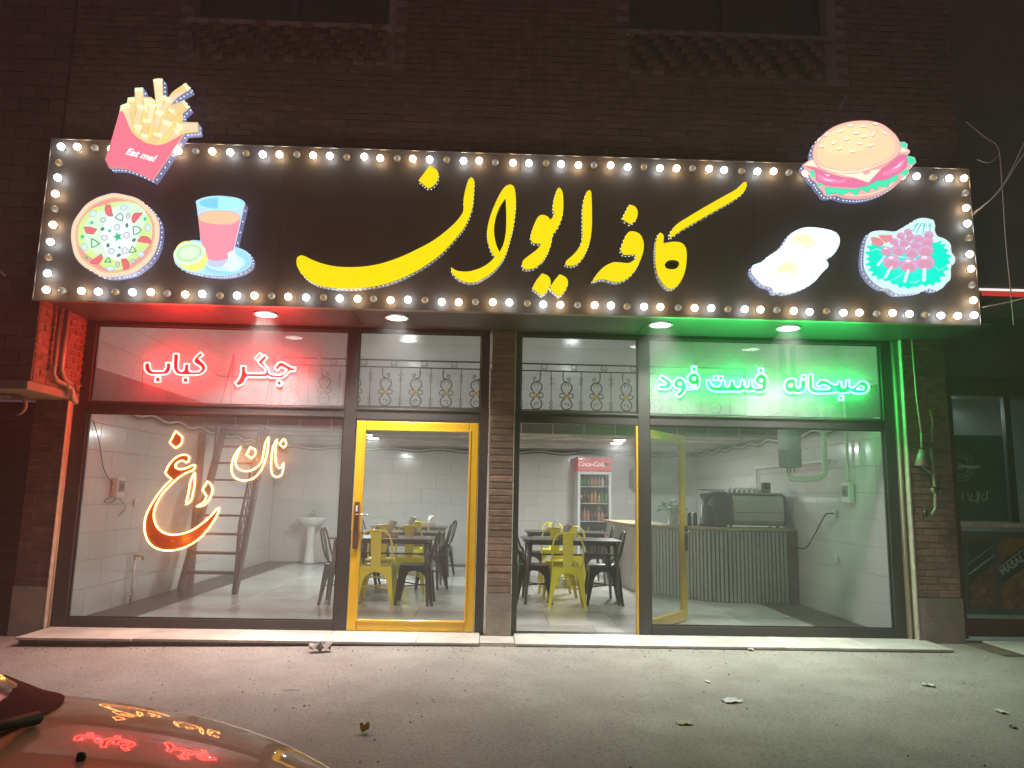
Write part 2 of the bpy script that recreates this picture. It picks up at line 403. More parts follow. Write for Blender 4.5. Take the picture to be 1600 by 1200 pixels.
for q in (w1, w2):
    wn = MB().box(q[0], q[1], YW + .16, YW + .18, q[2], q[3]).build('window', M['black'], up)
    f = MB().box(q[0], q[1], YW + .1, YW + .158, q[2] + .002, q[2] + .07).box((q[0] + q[1]) / 2 - .03, (q[0] + q[1]) / 2 + .03, YW + .1, YW + .158, q[2] + .072, q[3]).build('frame', M['frame'], wn)
    MB().box(q[0] - .04, q[1] + .04, YW - .05, YW + .098, q[2] - .05, q[2] - .002).build('sill', M['mortar_dim'], wn)
# overhang to the left of the sign: larger cladding blocks on its front, brick on the return above the shop window
ov = thing('block_clad_overhang', 'dark block clad overhang left of the signboard with brick return', 'wall', kind='structure')
XO = -4.40
MB().box(-18, XO - .012, YW + .014, 0, 2.50, 7.4).build('core', M['mortar_dim'], ov)
lay(field(-7.4, XO - .001, 2.50, 7.3, .30, .145, .008), ov, 'block', M['block'], 'y', YW + .014, .016, .005, 290, sort=lambda r: abs(r[2] - 4) + abs(r[0] + 4.5) * 2)
lay(field(YW + .01, -.005, 2.5, SOF, .215, .074, .012), ov, 'brick', M['brick'], 'x', XO - .012, .014, .003, 300, flip=1)
le = MB().box(-18, XO + .005, YW - .06, -.01, 2.415, 2.498).build('ledge', M['plaster'], ov); bevel(le, .012, 2)
# left pillar (front face, plinth) and return
lp = thing('left_brick_pillar', 'brown brick pillar at the left end of the shopfront', 'pillar', kind='structure')
MB().box(-4.80, -4.462, -.118, .3, .5, 2.414).build('mortar_bed', M['mortar'], lp)
lay(field(-4.80, -4.45, .5, 2.41, .235, .075, .011), lp, 'brick', M['brick'], 'y', -.118, .012, .003)
MB().box(-4.80, -4.452, -.135, .3, -.05, .497).build('plinth', M['plaster'], lp)
bevel(MB().box(-4.458, -4.444, -.14, -.01, .08, 2.41).build('corner_trim', M['seal'], lp), .003)
# neighbour left
nl = thing('left_neighbour_shutter', 'dark brown shutter of the neighbouring unit left of the cafe', 'shutter')
for i in range(24): 
    MB().box(-18, -4.805, .10 + (i % 2) * .0, .13, .0 + i * .1, .094 + i * .1).build('slat', M['ladder'], nl)
MB().box(-18, -4.805, .14, .2, -.05, 2.41).build('backing', M['black'], nl)

# right pillar
rp = thing('right_brick_pillar', 'tan brick pillar between the cafe and the dark shop on the right', 'pillar', kind='structure')
MB().box(4.56, 5.03, -.118, .3, .52, 3.60).build('mortar_bed', M['mortar'], rp)
lay(field(4.555, 5.035, .525, 3.59, .235, .072, .011), rp, 'brick', M['brick_tan'], 'y', -.118, .013, .004)
MB().box(4.56, 5.04, -.137, .3, -.05, .52).build('plinth', M['plaster'], rp)
MB().box(4.475, 4.552, -.05, .2, .06, SOF).build('reveal', M['plaster'], rp)
bevel(MB().box(4.535, 4.555, -.142, -.052, .07, SOF).build('corner_trim', M['seal'], rp), .003)
# centre pier
cpz = thing('centre_brick_pier', 'narrow tan brick pier between the two shopfront bays', 'pillar', kind='structure')
MB().box(.012, .262, -.108, .25, .5, SOF).build('mortar_bed', M['mortar'], cpz)
rr = [(.016, .258, .5 + .0715 * k + .006, .5 + .0715 * (k + 1) - .006) for k in range(39)]
lay(rr, cpz, 'brick', M['brick_tan'], 'y', -.108, .012, .003)
MB().box(.010, .266, -.135, .25, .06, .496).build('plinth', M['plaster'], cpz)
for x in (.002, .268):
    bevel(MB().box(x - .007, x + .003, -.12, -.02, .075, SOF).build('sealant_strip', M['seal'], cpz), .002)
# walls either side beyond the frame
MBx = MB().box(4.862, 18, -.70, .25, 3.60, 7.4)
tag(MBx.build('right_plaster_wall', M['plaster_grey']), 'dark plain wall of the next building right of the signboard', 'wall', kind='structure')

# ------------------------------------------------------------------ soffit with recessed downlights
so = thing('canopy_soffit', 'dark panelled soffit under the signboard holding the downlights', 'soffit', kind='structure')
xs = [-4.385, -2.9, -1.4, .12, 1.6, 3.1, 4.55, 5.03]
for a, b in zip(xs, xs[1:]):
    MB().box(a + .003, b - .003, YS + .05, .06, SOF + .002, SOF + .03).build('panel', M['soffit'], so)
lamps = [(-2.32, -.56, 'leftmost'), (-.98, -.56, 'second from left'), (1.757, -.56, 'third from left'), (3.107, -.56, 'rightmost')]
for i, (x, y, w) in enumerate(lamps):
    t = thing('soffit_downlight', ['round white downlight in the soffit above the red kebab words', 'round white downlight in the soffit above the closed yellow door',
              'round white downlight in the soffit above the open doorway mullion', 'round white downlight in the soffit above the green breakfast words'][i], 'downlight', (x, y, SOF), group='downlights in the soffit')
    MB().lathe([(.105, 0), (.125, -.004), (.128, -.012), (.112, -.014), (.100, -.006)], n=28).build('rim', M['white_p'], t)
    MB().lathe([(.0001, -.009), (.102, -.009)], n=28).build('diffuser', M['lamp_w'], t)
    ld = bpy.data.lights.new('downlight_lamp', 'AREA'); ld.shape = 'DISK'; ld.size = .18; ld.energy = SOFFIT_W; ld.spread = R(108); ld.color = (1, .97, .93)
    lo = bpy.data.objects.new('lamp', ld); COL.objects.link(lo); lo.parent = t; lo.location = (0, 0, -.022)

# ------------------------------------------------------------------ shopfront frames, glass, doors
def fr(name, par, rects, m=None, y0=-.045, y1=.045):
    for n, (a, b, c, d) in rects:
        bevel(MB().box(a, b, y0, y1, c, d).build(n, m or M['frame'], par), .006, 2)
Z0, Z1, Z2, Z3, Z4 = .075, .184, 2.295, 2.415, 3.254
lw = thing('left_shopfront', 'dark framed shop window with the red and orange neon words', 'shop window')
fr('', lw, [('jamb', (-4.44, -4.29, Z0, 3.30)), ('mullion', (-1.568, -1.445, Z0, 3.30)), ('jamb', (-.107, -.012, Z0, 3.30)),
            ('bottom_rail', (-4.288, -1.57, Z0, Z1)), ('head_rail', (-4.288, -1.57, Z4, 3.30)), ('head_rail', (-1.443, -.109, Z4, 3.30)),
            ('transom', (-4.288, -1.57, Z2, Z3)), ('transom', (-1.443, -.109, Z2 - .005, Z3))])
bevel(MB().box(-4.288, -1.57, -.062, -.047, Z3 - .022, Z3 - .004).box(-4.288, -1.57, -.056, -.047, Z2 + .012, Z2 + .03).build('transom_bead', M['frame'], lw), .003)
bevel(MB().box(-1.443, -.109, -.062, -.047, Z3 - .022, Z3 - .004).build('transom_bead', M['frame'], lw), .003)
def pane(par, a, b, c, d, m=None, y=0, name='pane'):
    o = MB().box(a + .003, b - .003, y - .003, y + .003, c + .003, d - .003).build(name, m or M['glass'], par)
    t = .012
    bd = MB().box(a, b, y - .018, y - .006, c, c + t).box(a, b, y - .018, y - .006, d - t, d).box(a, a + t, y - .018, y - .006, c + t, d - t).box(b - t, b, y - .018, y - .006, c + t, d - t)
    bd.build('glazing_bead', M['black'], o)
    return o
pane(lw, -4.288, -1.57, Z1, Z2, M['glass_m']); pane(lw, -4.288, -1.57, Z3, Z4); pane(lw, -1.443, -.109, Z3, Z4, M['glass_c'])
rw = thing('right_shopfront', 'dark framed shop window with the green neon words', 'shop window')
fr('', rw, [('jamb', (.277, .332, Z0, 3.30)), ('mullion', (1.622, 1.748, Z0, 3.30)), ('jamb', (4.352, 4.472, Z0, 3.30)),
            ('bottom_rail', (1.75, 4.35, Z0, Z1)), ('head_rail', (1.75, 4.35, Z4, 3.30)), ('head_rail', (.334, 1.62, Z4, 3.30)),
            ('transom', (1.75, 4.35, Z2, Z3)), ('transom', (.334, 1.62, Z2 - .005, Z3))])
bevel(MB().box(1.75, 4.35, -.062, -.047, Z3 - .022, Z3 - .004).build('transom_bead', M['frame'], rw), .003)
bevel(MB().box(.334, 1.62, -.062, -.047, Z3 - .022, Z3 - .004).build('transom_bead', M['frame'], rw), .003)
pane(rw, 1.75, 4.35, Z1, Z2, M['glass_c']); pane(rw, 1.75, 4.35, Z3, Z4); pane(rw, .334, 1.62, Z3, Z4, M['glass_c'])
# vertical cream conduit beside each jamb
for x, nm in ((-4.452, 'left'), (4.487, 'right')):
    p = MB().tube([(x - .0, -.075, .09), (x, -.075, 3.29)], .016).build('vertical_conduit', M['pipe'])
    tag(p, 'cream vertical conduit running up beside the %s end of the shopfront' % nm, 'pipe')

def door(root, w, h, m, y0=-.03, y1=.03, sw=.10, bw=.115):
    """local frame: hinge corner at x=0, z=0"""
    for n, r in (('stile', (0, sw, 0, h)), ('stile', (w - sw, w, 0, h)), ('top_rail', (sw + .001, w - sw - .001, h - sw, h)), ('bottom_rail', (sw + .001, w - sw - .001, 0, bw))):
        bevel(MB().box(r[0], r[1], y0, y1, r[2], r[3]).build(n, m, root), .008, 2)
    a, b, c, d = sw, w - sw, bw, h - sw
    t = .02
    bevel(MB().box(a, b, y0 - .008, y0 - .001, c - t, c).box(a, b, y0 - .008, y0 - .001, d, d + t).box(b, b + t, y0 - .008, y0 - .001, c - t, d + t).box(a - t, a, y0 - .008, y0 - .001, c - t, d + t).build('inner_bead', m, root), .003)
    MB().box(a + .002, b - .002, -.003, .003, c + .002, d - .002).build('pane', M['glass_d'], root)
ld_ = thing('closed_yellow_door', 'closed yellow framed glass door beside the left window', 'door', (-1.428, -.012, .089))
door(ld_, 1.315, 2.184, M['frame_y'])
h = bevel(MB().box(.022, .075, -.052, -.0385, .83, 1.32).build('lock_plate', M['ladder'], ld_), .006, 2)
h2 = MB().tube([(.05, -.055, 1.19), (.05, -.085, 1.19), (.17, -.088, 1.185), (.19, -.088, 1.18)], .010).build('handle', M['chrome'], ld_)
bevel(MB().box(.038, .06, -.056, -.0525, 1.22, 1.28).build('keyhole', M['white_p'], ld_), .002)
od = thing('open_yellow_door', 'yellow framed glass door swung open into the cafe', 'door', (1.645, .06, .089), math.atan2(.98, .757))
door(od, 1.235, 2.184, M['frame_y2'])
MB().tube([(1.19, -.03, 1.05), (1.19, -.07, 1.05), (1.19, -.07, 1.02), (1.08, -.07, 1.02)], .010).build('handle', M['chrome'], od)
bevel(MB().box(1.155, 1.215, -.05, -.0385, .8, 1.1).build('lock_plate', M['black'], od), .004)
# yellow strike jamb on the doorway's right side
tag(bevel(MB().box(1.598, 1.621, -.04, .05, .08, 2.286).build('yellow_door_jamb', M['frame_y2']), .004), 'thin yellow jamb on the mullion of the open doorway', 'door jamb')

# step slabs
st = thing('marble_step', 'white marble slab step along the foot of the shopfront', 'step', kind='structure')
xx = [-4.43, -3.35, -2.45, -1.55, -.66, -.05]
for a, b in zip(xx, xx[1:]): bevel(MB().box(a + .002, b - .002, -.60 + (.0 if a > -4 else -.02), -.05, .067, .092).build('slab', M['step'], st), .003)
xx = [.30, 1.12, 2.05, 2.95, 3.85, 4.62]
for a, b in zip(xx, xx[1:]): bevel(MB().box(a + .002, b - .002, -.60, -.05, .067, .092).build('slab', M['step'], st), .003)
bevel(MB().box(-.048, .298, -.50, -.14, .05, .078).build('slab', M['step'], st), .003)
MB().box(-4.42, 4.60, -.575, -.052, -.06, .0655).build('riser', M['step_side'], st)
tag(bevel(MB().box(.332, 1.622, -.045, .20, .046, .074).build('door_threshold', M['fdark']), .002), 'dark granite threshold of the open doorway', 'threshold', kind='structure')

# ------------------------------------------------------------------ interior shell
fl = thing('shop_floor', 'pale marble tiled cafe floor with dark granite border', 'floor', kind='structure')
MB().box(XL, XR, .0501, YB, -.02, FL - .014).build('screed', M['grout'], fl)
def fgrid(x0, x1, y0, y1, s, name, m):
    nx = max(1, round((x1 - x0) / s)); ny = max(1, round((y1 - y0) / s)); r = []
    for i in range(nx):
        for j in range(ny):
            r.append((x0 + (x1 - x0) * i / nx + .0015, x0 + (x1 - x0) * (i + 1) / nx - .0015, y0 + (y1 - y0) * j / ny + .0015, y0 + (y1 - y0) * (j + 1) / ny - .0015))
    lay(r, fl, name, m, 'z', FL - .014, .014, .0004)
fgrid(-3.95, 3.85, .65, 7.2, .8, 'tile', M['ftile']); fgrid(-3.95, .33, .052, .65, .8, 'tile', M['ftile']); fgrid(.33, 3.85, .205, .65, .8, 'tile', M['ftile'])
fgrid(XL, -3.95, .052, 7.2, .6, 'border_tile', M['fdark']); fgrid(3.85, XR, .052, 7.2, .6, 'border_tile', M['fdark']); fgrid(XL, XR, 7.2, YB, .6, 'border_tile', M['fdark'])
TW, TH = .62, .31
bw_ = thing('back_wall', 'white tiled back wall of the cafe behind the fridge and tables', 'wall', kind='structure')
MB().box(XL - .2, XR + .2, YB + .011, YB + .2, 0, ZH).build('wall_core', M['grout'], bw_)
lay(field(XL, XR, FL, ZC, TW, TH, .0025), bw_, 'tile', M['tile'], 'y', YB + .011, .011, .0006)
lay(field(XL, XR, ZF, ZH, TW, TH, .0025), bw_, 'upper_tile', M['tile'], 'y', YB + .011, .011, .0006)
sw_ = {}
for nm, X, fl_ in (('left', XL, 1), ('right', XR, -1)):
    w = thing(nm + '_wall', 'white tiled %s side wall inside the cafe with a dark tile band' % nm, 'wall', kind='structure'); sw_[nm] = w
    a, b = sorted((X - .011 * fl_, X - .25 * fl_)); MB().box(a, b, .06, YB + .01, 0, ZH).build('wall_core', M['grout'], w)
    lay(field(.06, YB, FL, ZC - .06, TW, TH, .0025), w, 'tile', M['tile'], 'x', X - .011 * fl_, .011, .0006, flip=fl_)
    lay(field(.06, YB, 2.86, ZH, TW, TH, .0025), w, 'upper_tile', M['tile'], 'x', X - .011 * fl_, .011, .0006, flip=fl_)
    lay([(.06 + .45 * k + .003, min(YB, .06 + .45 * (k + 1)) - .003, ZC - .05, 2.855) for k in range(17)], w, 'dark_tile', M['dtile'], 'x', X - .011 * fl_, .013, .0006, flip=fl_)
    bevel(MB().box(*sorted((X + .003 * fl_, X + .02 * fl_)), .06, YB - .002, 2.856, 2.875).build('edge_strip', M['white_p'], w), .003)
    for q in (0, 1):
        pts = [(X + .025 * fl_, .08 + .06 * k, ZC - .05 + .022 * math.sin(k * .06 * 2 * math.pi / .82) - q * .034) for k in range(int((YB - .12) / .06))]
        MB().tube(pts, .013 if q == 0 else .009, 5).build('wave_trim', M['white_p'] if q == 0 else M['dtile'], w)
for q in (0, 1):
    pts = [(XL + .05 + .07 * k, YB - .025, ZC - .05 + .022 * math.sin(k * .07 * 2 * math.pi / 1.05) - q * .034) for k in range(int((XR - XL - .06) / .07))]
    MB().tube(pts, .013 if q == 0 else .011, 5).build('wave_trim', M['white_p'] if q == 0 else M['dtile'], bw_)
MB().box(XL, XR, YB - .006, YB - .001, ZC - .075, ZC - .002).build('trim_backing', M['dtile'], bw_)
# inside of the front wall above and beside the glass
MB_ = MB().box(XL - .25, XR + .3, .06, .25, SOF + .03, ZH).box(XL - .3, -4.44, .06, .3, -.02, SOF + .03).box(4.475, XR + .6, .2, .3, -.02, SOF + .03)
tag(MB_.build('front_wall_inside', M['hall']), 'plain wall above the shop windows seen from inside', 'wall', kind='structure')
tag(MB().box(XL - .25, XR + .25, .0, YB + .2, ZH + .001, ZH + .1).build('hall_ceiling', M['hall']), 'white ceiling high above the mezzanine', 'ceiling', kind='structure')
# mezzanine
mz = thing('mezzanine', 'mezzanine with dark tiled fascia over the back of the cafe', 'mezzanine', kind='structure')
MB().box(XL + .002, XR - .002, YM + .02, YB - .002, ZC + .02, ZF).build('deck', M['grout'], mz)
lay([(XL + .002, XR - .002, YM + .02 + .25 * k + .002, YM + .02 + .25 * (k + 1) - .002) for k in range(16)], mz, 'ceiling_board', M['ceil'], 'z', ZC + .004, .014, .0003)
lay([(XL + .01 + .5 * k + .005, min(XL + .01 + .5 * (k + 1) - .005, XR - .01), ZC + .004, ZF - .01) for k in range(18)], mz, 'fascia_tile', M['dtile'], 'y', YM + .02, .014, .0006)
MB().box(XL + .01, XR - .01, YM + .012, YM + .0199, ZC, ZF - .005).build('fascia_grout', M['seal'], mz)
# railing
rl = thing('mezzanine_railing', 'black wrought iron mezzanine railing with gold leaf scrolls', 'railing')
RX0, RX1, RY = -3.33, 4.13, YM + .03
for z, s_ in ((3.622, .024), (3.508, .02)):
    bevel(MB().box(RX0, RX1, RY - s_ / 2, RY + s_ / 2, z - s_ / 2, z + s_ / 2).build('rail', M['iron'], rl), .003)
MB().box(RX0, RX1, RY - .01, RY + .01, ZF + .002, ZF + .02).build('rail', M['iron'], rl)
for x in (RX0, RX1): MB().box(x - .014, x + .014, RY - .014, RY + .014, ZF + .001, 3.62).build('post', M['iron'], rl)
def spiral(cx, cz, r0, r1, a0, a1, n=14):
    return [(cx + (r0 + (r1 - r0) * k / n) * math.cos(R(a0 + (a1 - a0) * k / n)), 0, cz + (r0 + (r1 - r0) * k / n) * math.sin(R(a0 + (a1 - a0) * k / n))) for k in range(n + 1)]
sc_m = MB(); rr_ = .0098
sc_m.tube([(.0, 0, .46)] + spiral(.0, .37, .088, .088, 90, -50, 8) + [(.0, 0, .235)] + spiral(.0, .10, .088, .088, 130, 410, 12) + [(0, 0, .235)] + spiral(0, .37, .088, .088, 230, 90, 8), rr_, 5)
sc_m.tube([(0, 0, .46)] + [(.05, 0, .48), (.06, 0, .53), (.055, 0, .62)], rr_, 5)
sc_m.tube(spiral(-.03, .51, .035, .008, -90, -480), rr_ * .8, 5)
for s_ in (-1, 1): sc_m.tube([(0, 0, .235)] + [(p[0], 0, p[2]) for p in spiral(s_ * .072, .235, .045, .03, 180 if s_ > 0 else 0, (180 - 330) if s_ > 0 else 330)], rr_ * .8, 5)
sc_m.tube(spiral(.01, .40, .05, .012, 200, -40, 8), rr_ * .7, 4); sc_m.tube(spiral(-.01, .08, .05, .012, 20, 240, 8), rr_ * .7, 4)
scroll = sc_m.mesh('scroll', M['iron'])
lf = MB()
for a in range(4):
    an = R(45 + 90 * a); c = Vector((.035 * math.cos(an), -.006, .235 + .022 * math.sin(an)))
    lf.lathe([(.0005, -.008), (.02, -.004), (.026, 0), (.02, .004), (.0005, .008)], c, 8, 'y')
leafm = lf.mesh('gold_leaf', M['gold'])
sp_m = MB().tube([(0, 0, 0), (0, 0, .62)], .006, 5)
for z in (.045, .12, .43, .505):
    d = .034; sp_m.tube([(0, 0, z - d), (d, 0, z), (0, 0, z + d), (-d, 0, z)], .005, 4, closed=True)
spind = sp_m.mesh('spindle', M['iron'])
ringm = MB().tube([(.05 * math.cos(t * .35), 0, .05 * math.sin(t * .35)) for t in range(18)], .0055, 5, closed=True).tube([(-.03, 0, -.035), (0, 0, -.01), (.03, 0, -.035)], .004, 4).tube([(-.028, 0, .0), (0, 0, -.02), (.028, 0, 0)], .004, 4).mesh('ring', M['iron'])
k = 0; x = -3.12
while x < RX1 - .1:
    o = link('scroll', scroll, rl, (x, RY, ZF + .012))
    if k % 2: o.scale.x = -1
    link('gold_leaf', leafm, o)
    if x + .235 < RX1: link('spindle', spind, rl, (x + .235, RY, ZF + .018))
    link('ring', ringm, rl, (x + .12, RY, 3.565))
    x += .483; k += 1
# mezzanine underside lamps
for i, (x, y) in enumerate([(2.2, 4.34), (2.27, 5.05), (-2.06, 4.40), (-2.06, 5.15)]):
    t = thing('ceiling_lamp', ['bright square lamp under the mezzanine near its front edge above the fridge side', 'bright square lamp under the mezzanine just behind the first one above the fridge side',
        'bright square lamp under the mezzanine near its front edge above the left tables', 'bright square lamp under the mezzanine just behind the first one above the left tables'][i], 'ceiling lamp', (x, y, ZC), group='lamps under the mezzanine')
    bevel(MB().box(-.1, .1, -.1, .1, -.022, -.002).build('housing', M['white_p'], t), .004)
    MB().box(-.088, .088, -.088, .088, -.028, -.0225).build('diffuser', M['lamp_w'], t)
    l = bpy.data.lights.new('mezzanine_lamp', 'AREA'); l.shape = 'SQUARE'; l.size = .17; l.energy = MEZZ_W * 1.6; l.color = (.95, 1, .98)
    lo = bpy.data.objects.new('lamp', l); COL.objects.link(lo); lo.parent = t; lo.location = (0, 0, -.04)
for i, (x, y) in enumerate([(-2.3, 1.7), (2.3, 1.7), (-2.0, 5.6), (2.0, 5.6)]):
    t = thing('hall_ceiling_light', ['round light on the high ceiling above the left front tables', 'round light on the high ceiling above the counter', 'round light on the high ceiling over the left of the mezzanine', 'round light on the high ceiling over the right of the mezzanine'][i], 'ceiling lamp', (x, y, ZH), group='lights on the high ceiling')
    MB().lathe([(.0001, -.05), (.15, -.05), (.17, -.04), (.18, 0)], n=24).build('housing', M['lamp_w'], t)
    l = bpy.data.lights.new('hall_lamp', 'AREA'); l.shape = 'DISK'; l.size = .34; l.energy = HALL_W; l.color = (.97, 1, .98)
    lo = bpy.data.objects.new('lamp', l); COL.objects.link(lo); lo.parent = t; lo.location = (0, 0, -.07)

# ------------------------------------------------------------------ ladder stair
ls = thing('ladder_stair', 'brown steel ladder stair leaning up to the mezzanine by the left wall', 'stairs')
A0, A1 = Vector((-4.34, 2.95, FL)), Vector((-4.28, 4.20, 2.88)); B0, B1 = Vector((-3.50, 2.72, FL)), Vector((-3.60, 4.20, 2.88))
up_n = Vector((0, 0, 1))
for a, b in ((A0, A1), (B0, B1)): bevel(MB().bar(a, b + (b - a) * .0, .06, .15).build('stringer', M['ladder'], ls), .004)
for k in range(10):
    t = (k + 1) / 10.6; a, b = A0.lerp(A1, t), B0.lerp(B1, t); c = (a + b) / 2
    bevel(MB().box(a.x + .02, b.x - .02, c.y - .11, c.y + .11, c.z - .014, c.z + .014).build('tread', M['ladder'], ls), .003)
HR = [(B0.x, B0.y + .0, FL), (B0.x - .01, B0.y - .02, 1.02)]
HB = B0 + Vector((0, -.02, .95)); HT = B1 + Vector((0, 0, .85))
MB().tube([B0 + Vector((0, -.02, 0)), HB, HT], .019, 8).build('handrail', M['ladder'], ls)
HA = A0 + Vector((0, 0, .95)); 
MB().tube([A0.lerp(A1, .62) + Vector((0, 0, 0)), A0.lerp(A1, .62) + Vector((0, 0, .85)), A1 + Vector((0, 0, .85)), A1], .017, 8).build('handrail', M['ladder'], ls)
MB().tube([HT, B1], .017, 8).build('post', M['ladder'], ls)
for k in range(11):
    t = (k + .6) / 11.5; p = B0.lerp(B1, t); q = p + Vector((0, 0, .9 - .04 * t))
    if k % 2 == 0: MB().tube([p, q], .008, 5).build('baluster', M['ladder'], ls)
    else:
        pts = []
        for j in range(25):
            s_ = j / 24; pts.append(p.lerp(q, .08 + .84 * s_) + Vector((0, .062 * math.sin(s_ * 4 * math.pi), 0)))
        MB().tube(pts, .008, 5).tube([v + Vector((0, -2 * (v.y - (p.lerp(q, .08 + .84 * i / 24)).y), 0)) for i, v in enumerate(pts)], .008, 5).build('scroll', M['ladder'], ls)
# dark vertical post behind the ladder (conduit box on the wall)
tag(bevel(MB().box(XL + .003, XL + .05, 3.55, 3.72, FL, ZC - .1).build('wall_duct', M['ladder']), .004), 'brown duct running down the left wall behind the ladder stair', 'duct')

# ------------------------------------------------------------------ furniture
SC = 1.13
def make_chair(paint, label, nm):
    t = thing('metal_chair', label, 'chair'); t.scale = (SC, SC, SC); m = paint
    s_ = MB(); n = 6; h = .18
    s_.add([(-h, -h, .44), (h, -h, .44), (h, h, .44), (-h, h, .44), (-h, -h, .45), (h, -h, .45), (h, h, .45), (-h, h, .45), (-.15, -.15, .442), (.15, -.15, .442), (.15, .15, .442), (-.15, .15, .442)],
           [(0, 3, 2, 1), (0, 1, 5, 4), (1, 2, 6, 5), (2, 3, 7, 6), (3, 0, 4, 7), (4, 5, 9, 8), (5, 6, 10, 9), (6, 7, 11, 10), (7, 4, 8, 11), (8, 9, 10, 11)])
    bevel(s_.build('seat', m, t), .006, 2)
    def half(sx, sy, ax):
        # outline of half an apron with arch and one leg, in (u, z); u from centre to corner
        o = [(0, .44), (.18, .44), (.225, 0), (.195, 0), (.15, .20), (.135, .28), (.11, .335), (.07, .37), (.03, .385), (0, .388)]
        pts = []
        for u, z in o:
            off = .18 + .045 * (.44 - z) / .44
            pts.append((sx * u, sy * off, z) if ax == 'x' else (sx * off, sy * u, z))
        return pts
    for sx in (-1, 1):
        for sy_ in (-1, 1):
            mb = MB()
            mb.prism([half(sx, sy_, 'x')], (0, -sy_ * .004, 0)); mb.prism([half(sx, sy_, 'y')], (-sx * .004, 0, 0))
            mb.box(min(sx * .195, sx * .228), max(sx * .195, sx * .228), min(sy_ * .195, sy_ * .228), max(sy_ * .195, sy_ * .228), -.003, .02)
            mb.build('leg', m, t)
    hp = [(-.172, -.10, .445), (-.180, -.165, .52), (-.182, -.20, .62), (-.176, -.225, .72), (-.150, -.245, .80), (-.095, -.256, .843), (0, -.26, .855)]
    full = hp + [(-p[0], p[1], p[2]) for p in reversed(hp[:-1])]
    MB().tube(full, .0115, 8).build('back_hoop', m, t)
    MB().prism([[(-.052, -.172, .445), (.052, -.172, .445), (.062, -.258, .848), (-.062, -.258, .848)]], (0, .004, 0)).build('backrest', m, t)
    MB().bar((-.19, -.19, .22), (.19, .19, .22), .018, .012).bar((-.19, .19, .205), (.19, -.19, .205), .018, .012).build('cross_brace', m, t)
    return t
chY = make_chair(M['chair_y'], '', 'y'); chK = make_chair(M['chair_k'], '', 'k')
def make_table():
    t = thing('dining_table', '', 'table'); t.scale = (SC, SC, SC)
    bevel(MB().box(-.60, .60, -.35, .35, .735, .755).build('tabletop', M['table'], t), .006, 2)
    bevel(MB().box(-.53, .53, -.285, -.27, .69, .734).box(-.53, .53, .27, .285, .69, .734).box(-.53, -.515, -.269, .269, .69, .734).box(.515, .53, -.269, .269, .69, .734).build('apron', M['table'], t), .002)
    for sx in (-1, 1):
        for sy_ in (-1, 1):
            MB().tube([(sx * .52, sy_ * .275, .72), (sx * .56, sy_ * .315, .0)], [.030, .016], 8).build('leg', M['table'], t)
    MB().bar((-.53, 0, .56), (.53, 0, .56), .02, .02).bar((-.53, -.285, .56), (-.53, .285, .56), .02, .02).bar((.53, -.285, .56), (.53, .285, .56), .02, .02).build('stretcher', M['table'], t)
    return t
tb = make_table(); index_kids()
first = {'y': True, 'k': True, 't': True}
def chair(kind, x, y, rz, label, grp):
    src = chY if kind == 'y' else chK
    o = src if first[kind] else copy_tree(src)
    first[kind] = False
    o.location = (x, y, FL + .002); o.rotation_euler = (0, 0, rz); tag(o, label, 'chair', grp); return o
def table(x, y, label, grp, rz=0):
    o = tb if first['t'] else copy_tree(tb); first['t'] = False
    o.location = (x, y, FL + .001); o.rotation_euler = (0, 0, rz); tag(o, label, 'table', grp); return o
GC, GT = 'metal cafe chairs', 'dark cafe tables'
table(-1.38, 2.22, 'nearest dark table of the left row behind the closed yellow door', GT)
chair('y', -1.41, 1.90, R(0), 'nearest yellow chair seen from behind through the closed yellow door', GC)
chair('k', -.93, 2.13, R(90), 'nearest black chair at the right end of the first left table', GC)
chair('k', -1.90, 2.1, R(-90), 'black chair beside the mullion at the left end of the first left table', GC)
chair('y', -1.52, 2.92, R(183), 'yellow chair on the far side of the first left table', GC)
table(-1.36, 3.88, 'middle dark table of the left row', GT)
chair('y', -1.12, 3.36, R(-5), 'yellow chair on the near side of the middle left table', GC)
chair('k', -.85, 3.86, R(96), 'black chair at the right end of the middle left table', GC)
chair('k', -1.92, 3.9, R(-88), 'black chair at the left end of the middle left table', GC)
table(-1.40, 5.75, 'farthest dark table of the left row near the back wall', GT)
chair('y', -1.20, 5.05, R(4), 'yellow chair on the near side of the farthest left table', GC)
chair('k', -.86, 5.6, R(80), 'black chair at the right end of the farthest left table', GC)
chair('k', -2.0, 5.6, R(-95), 'black chair at the left end of the farthest left table', GC)
table(1.17, 2.52, 'nearest dark table straight inside the open doorway', GT)
chair('y', 1.08, 2.12, R(-2), 'nearest yellow chair seen from behind inside the open doorway', GC)
chair('k', 1.62, 2.42, R(88), 'black chair at the right end of the doorway table', GC)
chair('k', .66, 2.42, R(-92), 'black chair at the left end of the doorway table', GC)
chair('y', 1.05, 3.1, R(184), 'yellow chair on the far side of the doorway table', GC)
table(1.33, 4.75, 'second dark table behind the doorway table in front of the fridge', GT)
chair('y', 1.18, 5.4, R(176), 'yellow chair on the far side of the table in front of the fridge', GC)
chair('y', 1.33, 4.2, R(8), 'yellow chair on the near side of the table in front of the fridge', GC)
chair('k', 1.86, 4.7, R(85), 'black chair at the right end of the table in front of the fridge', GC)
chair('k', .76, 4.75, R(-93), 'black chair at the left end of the table in front of the fridge', GC)
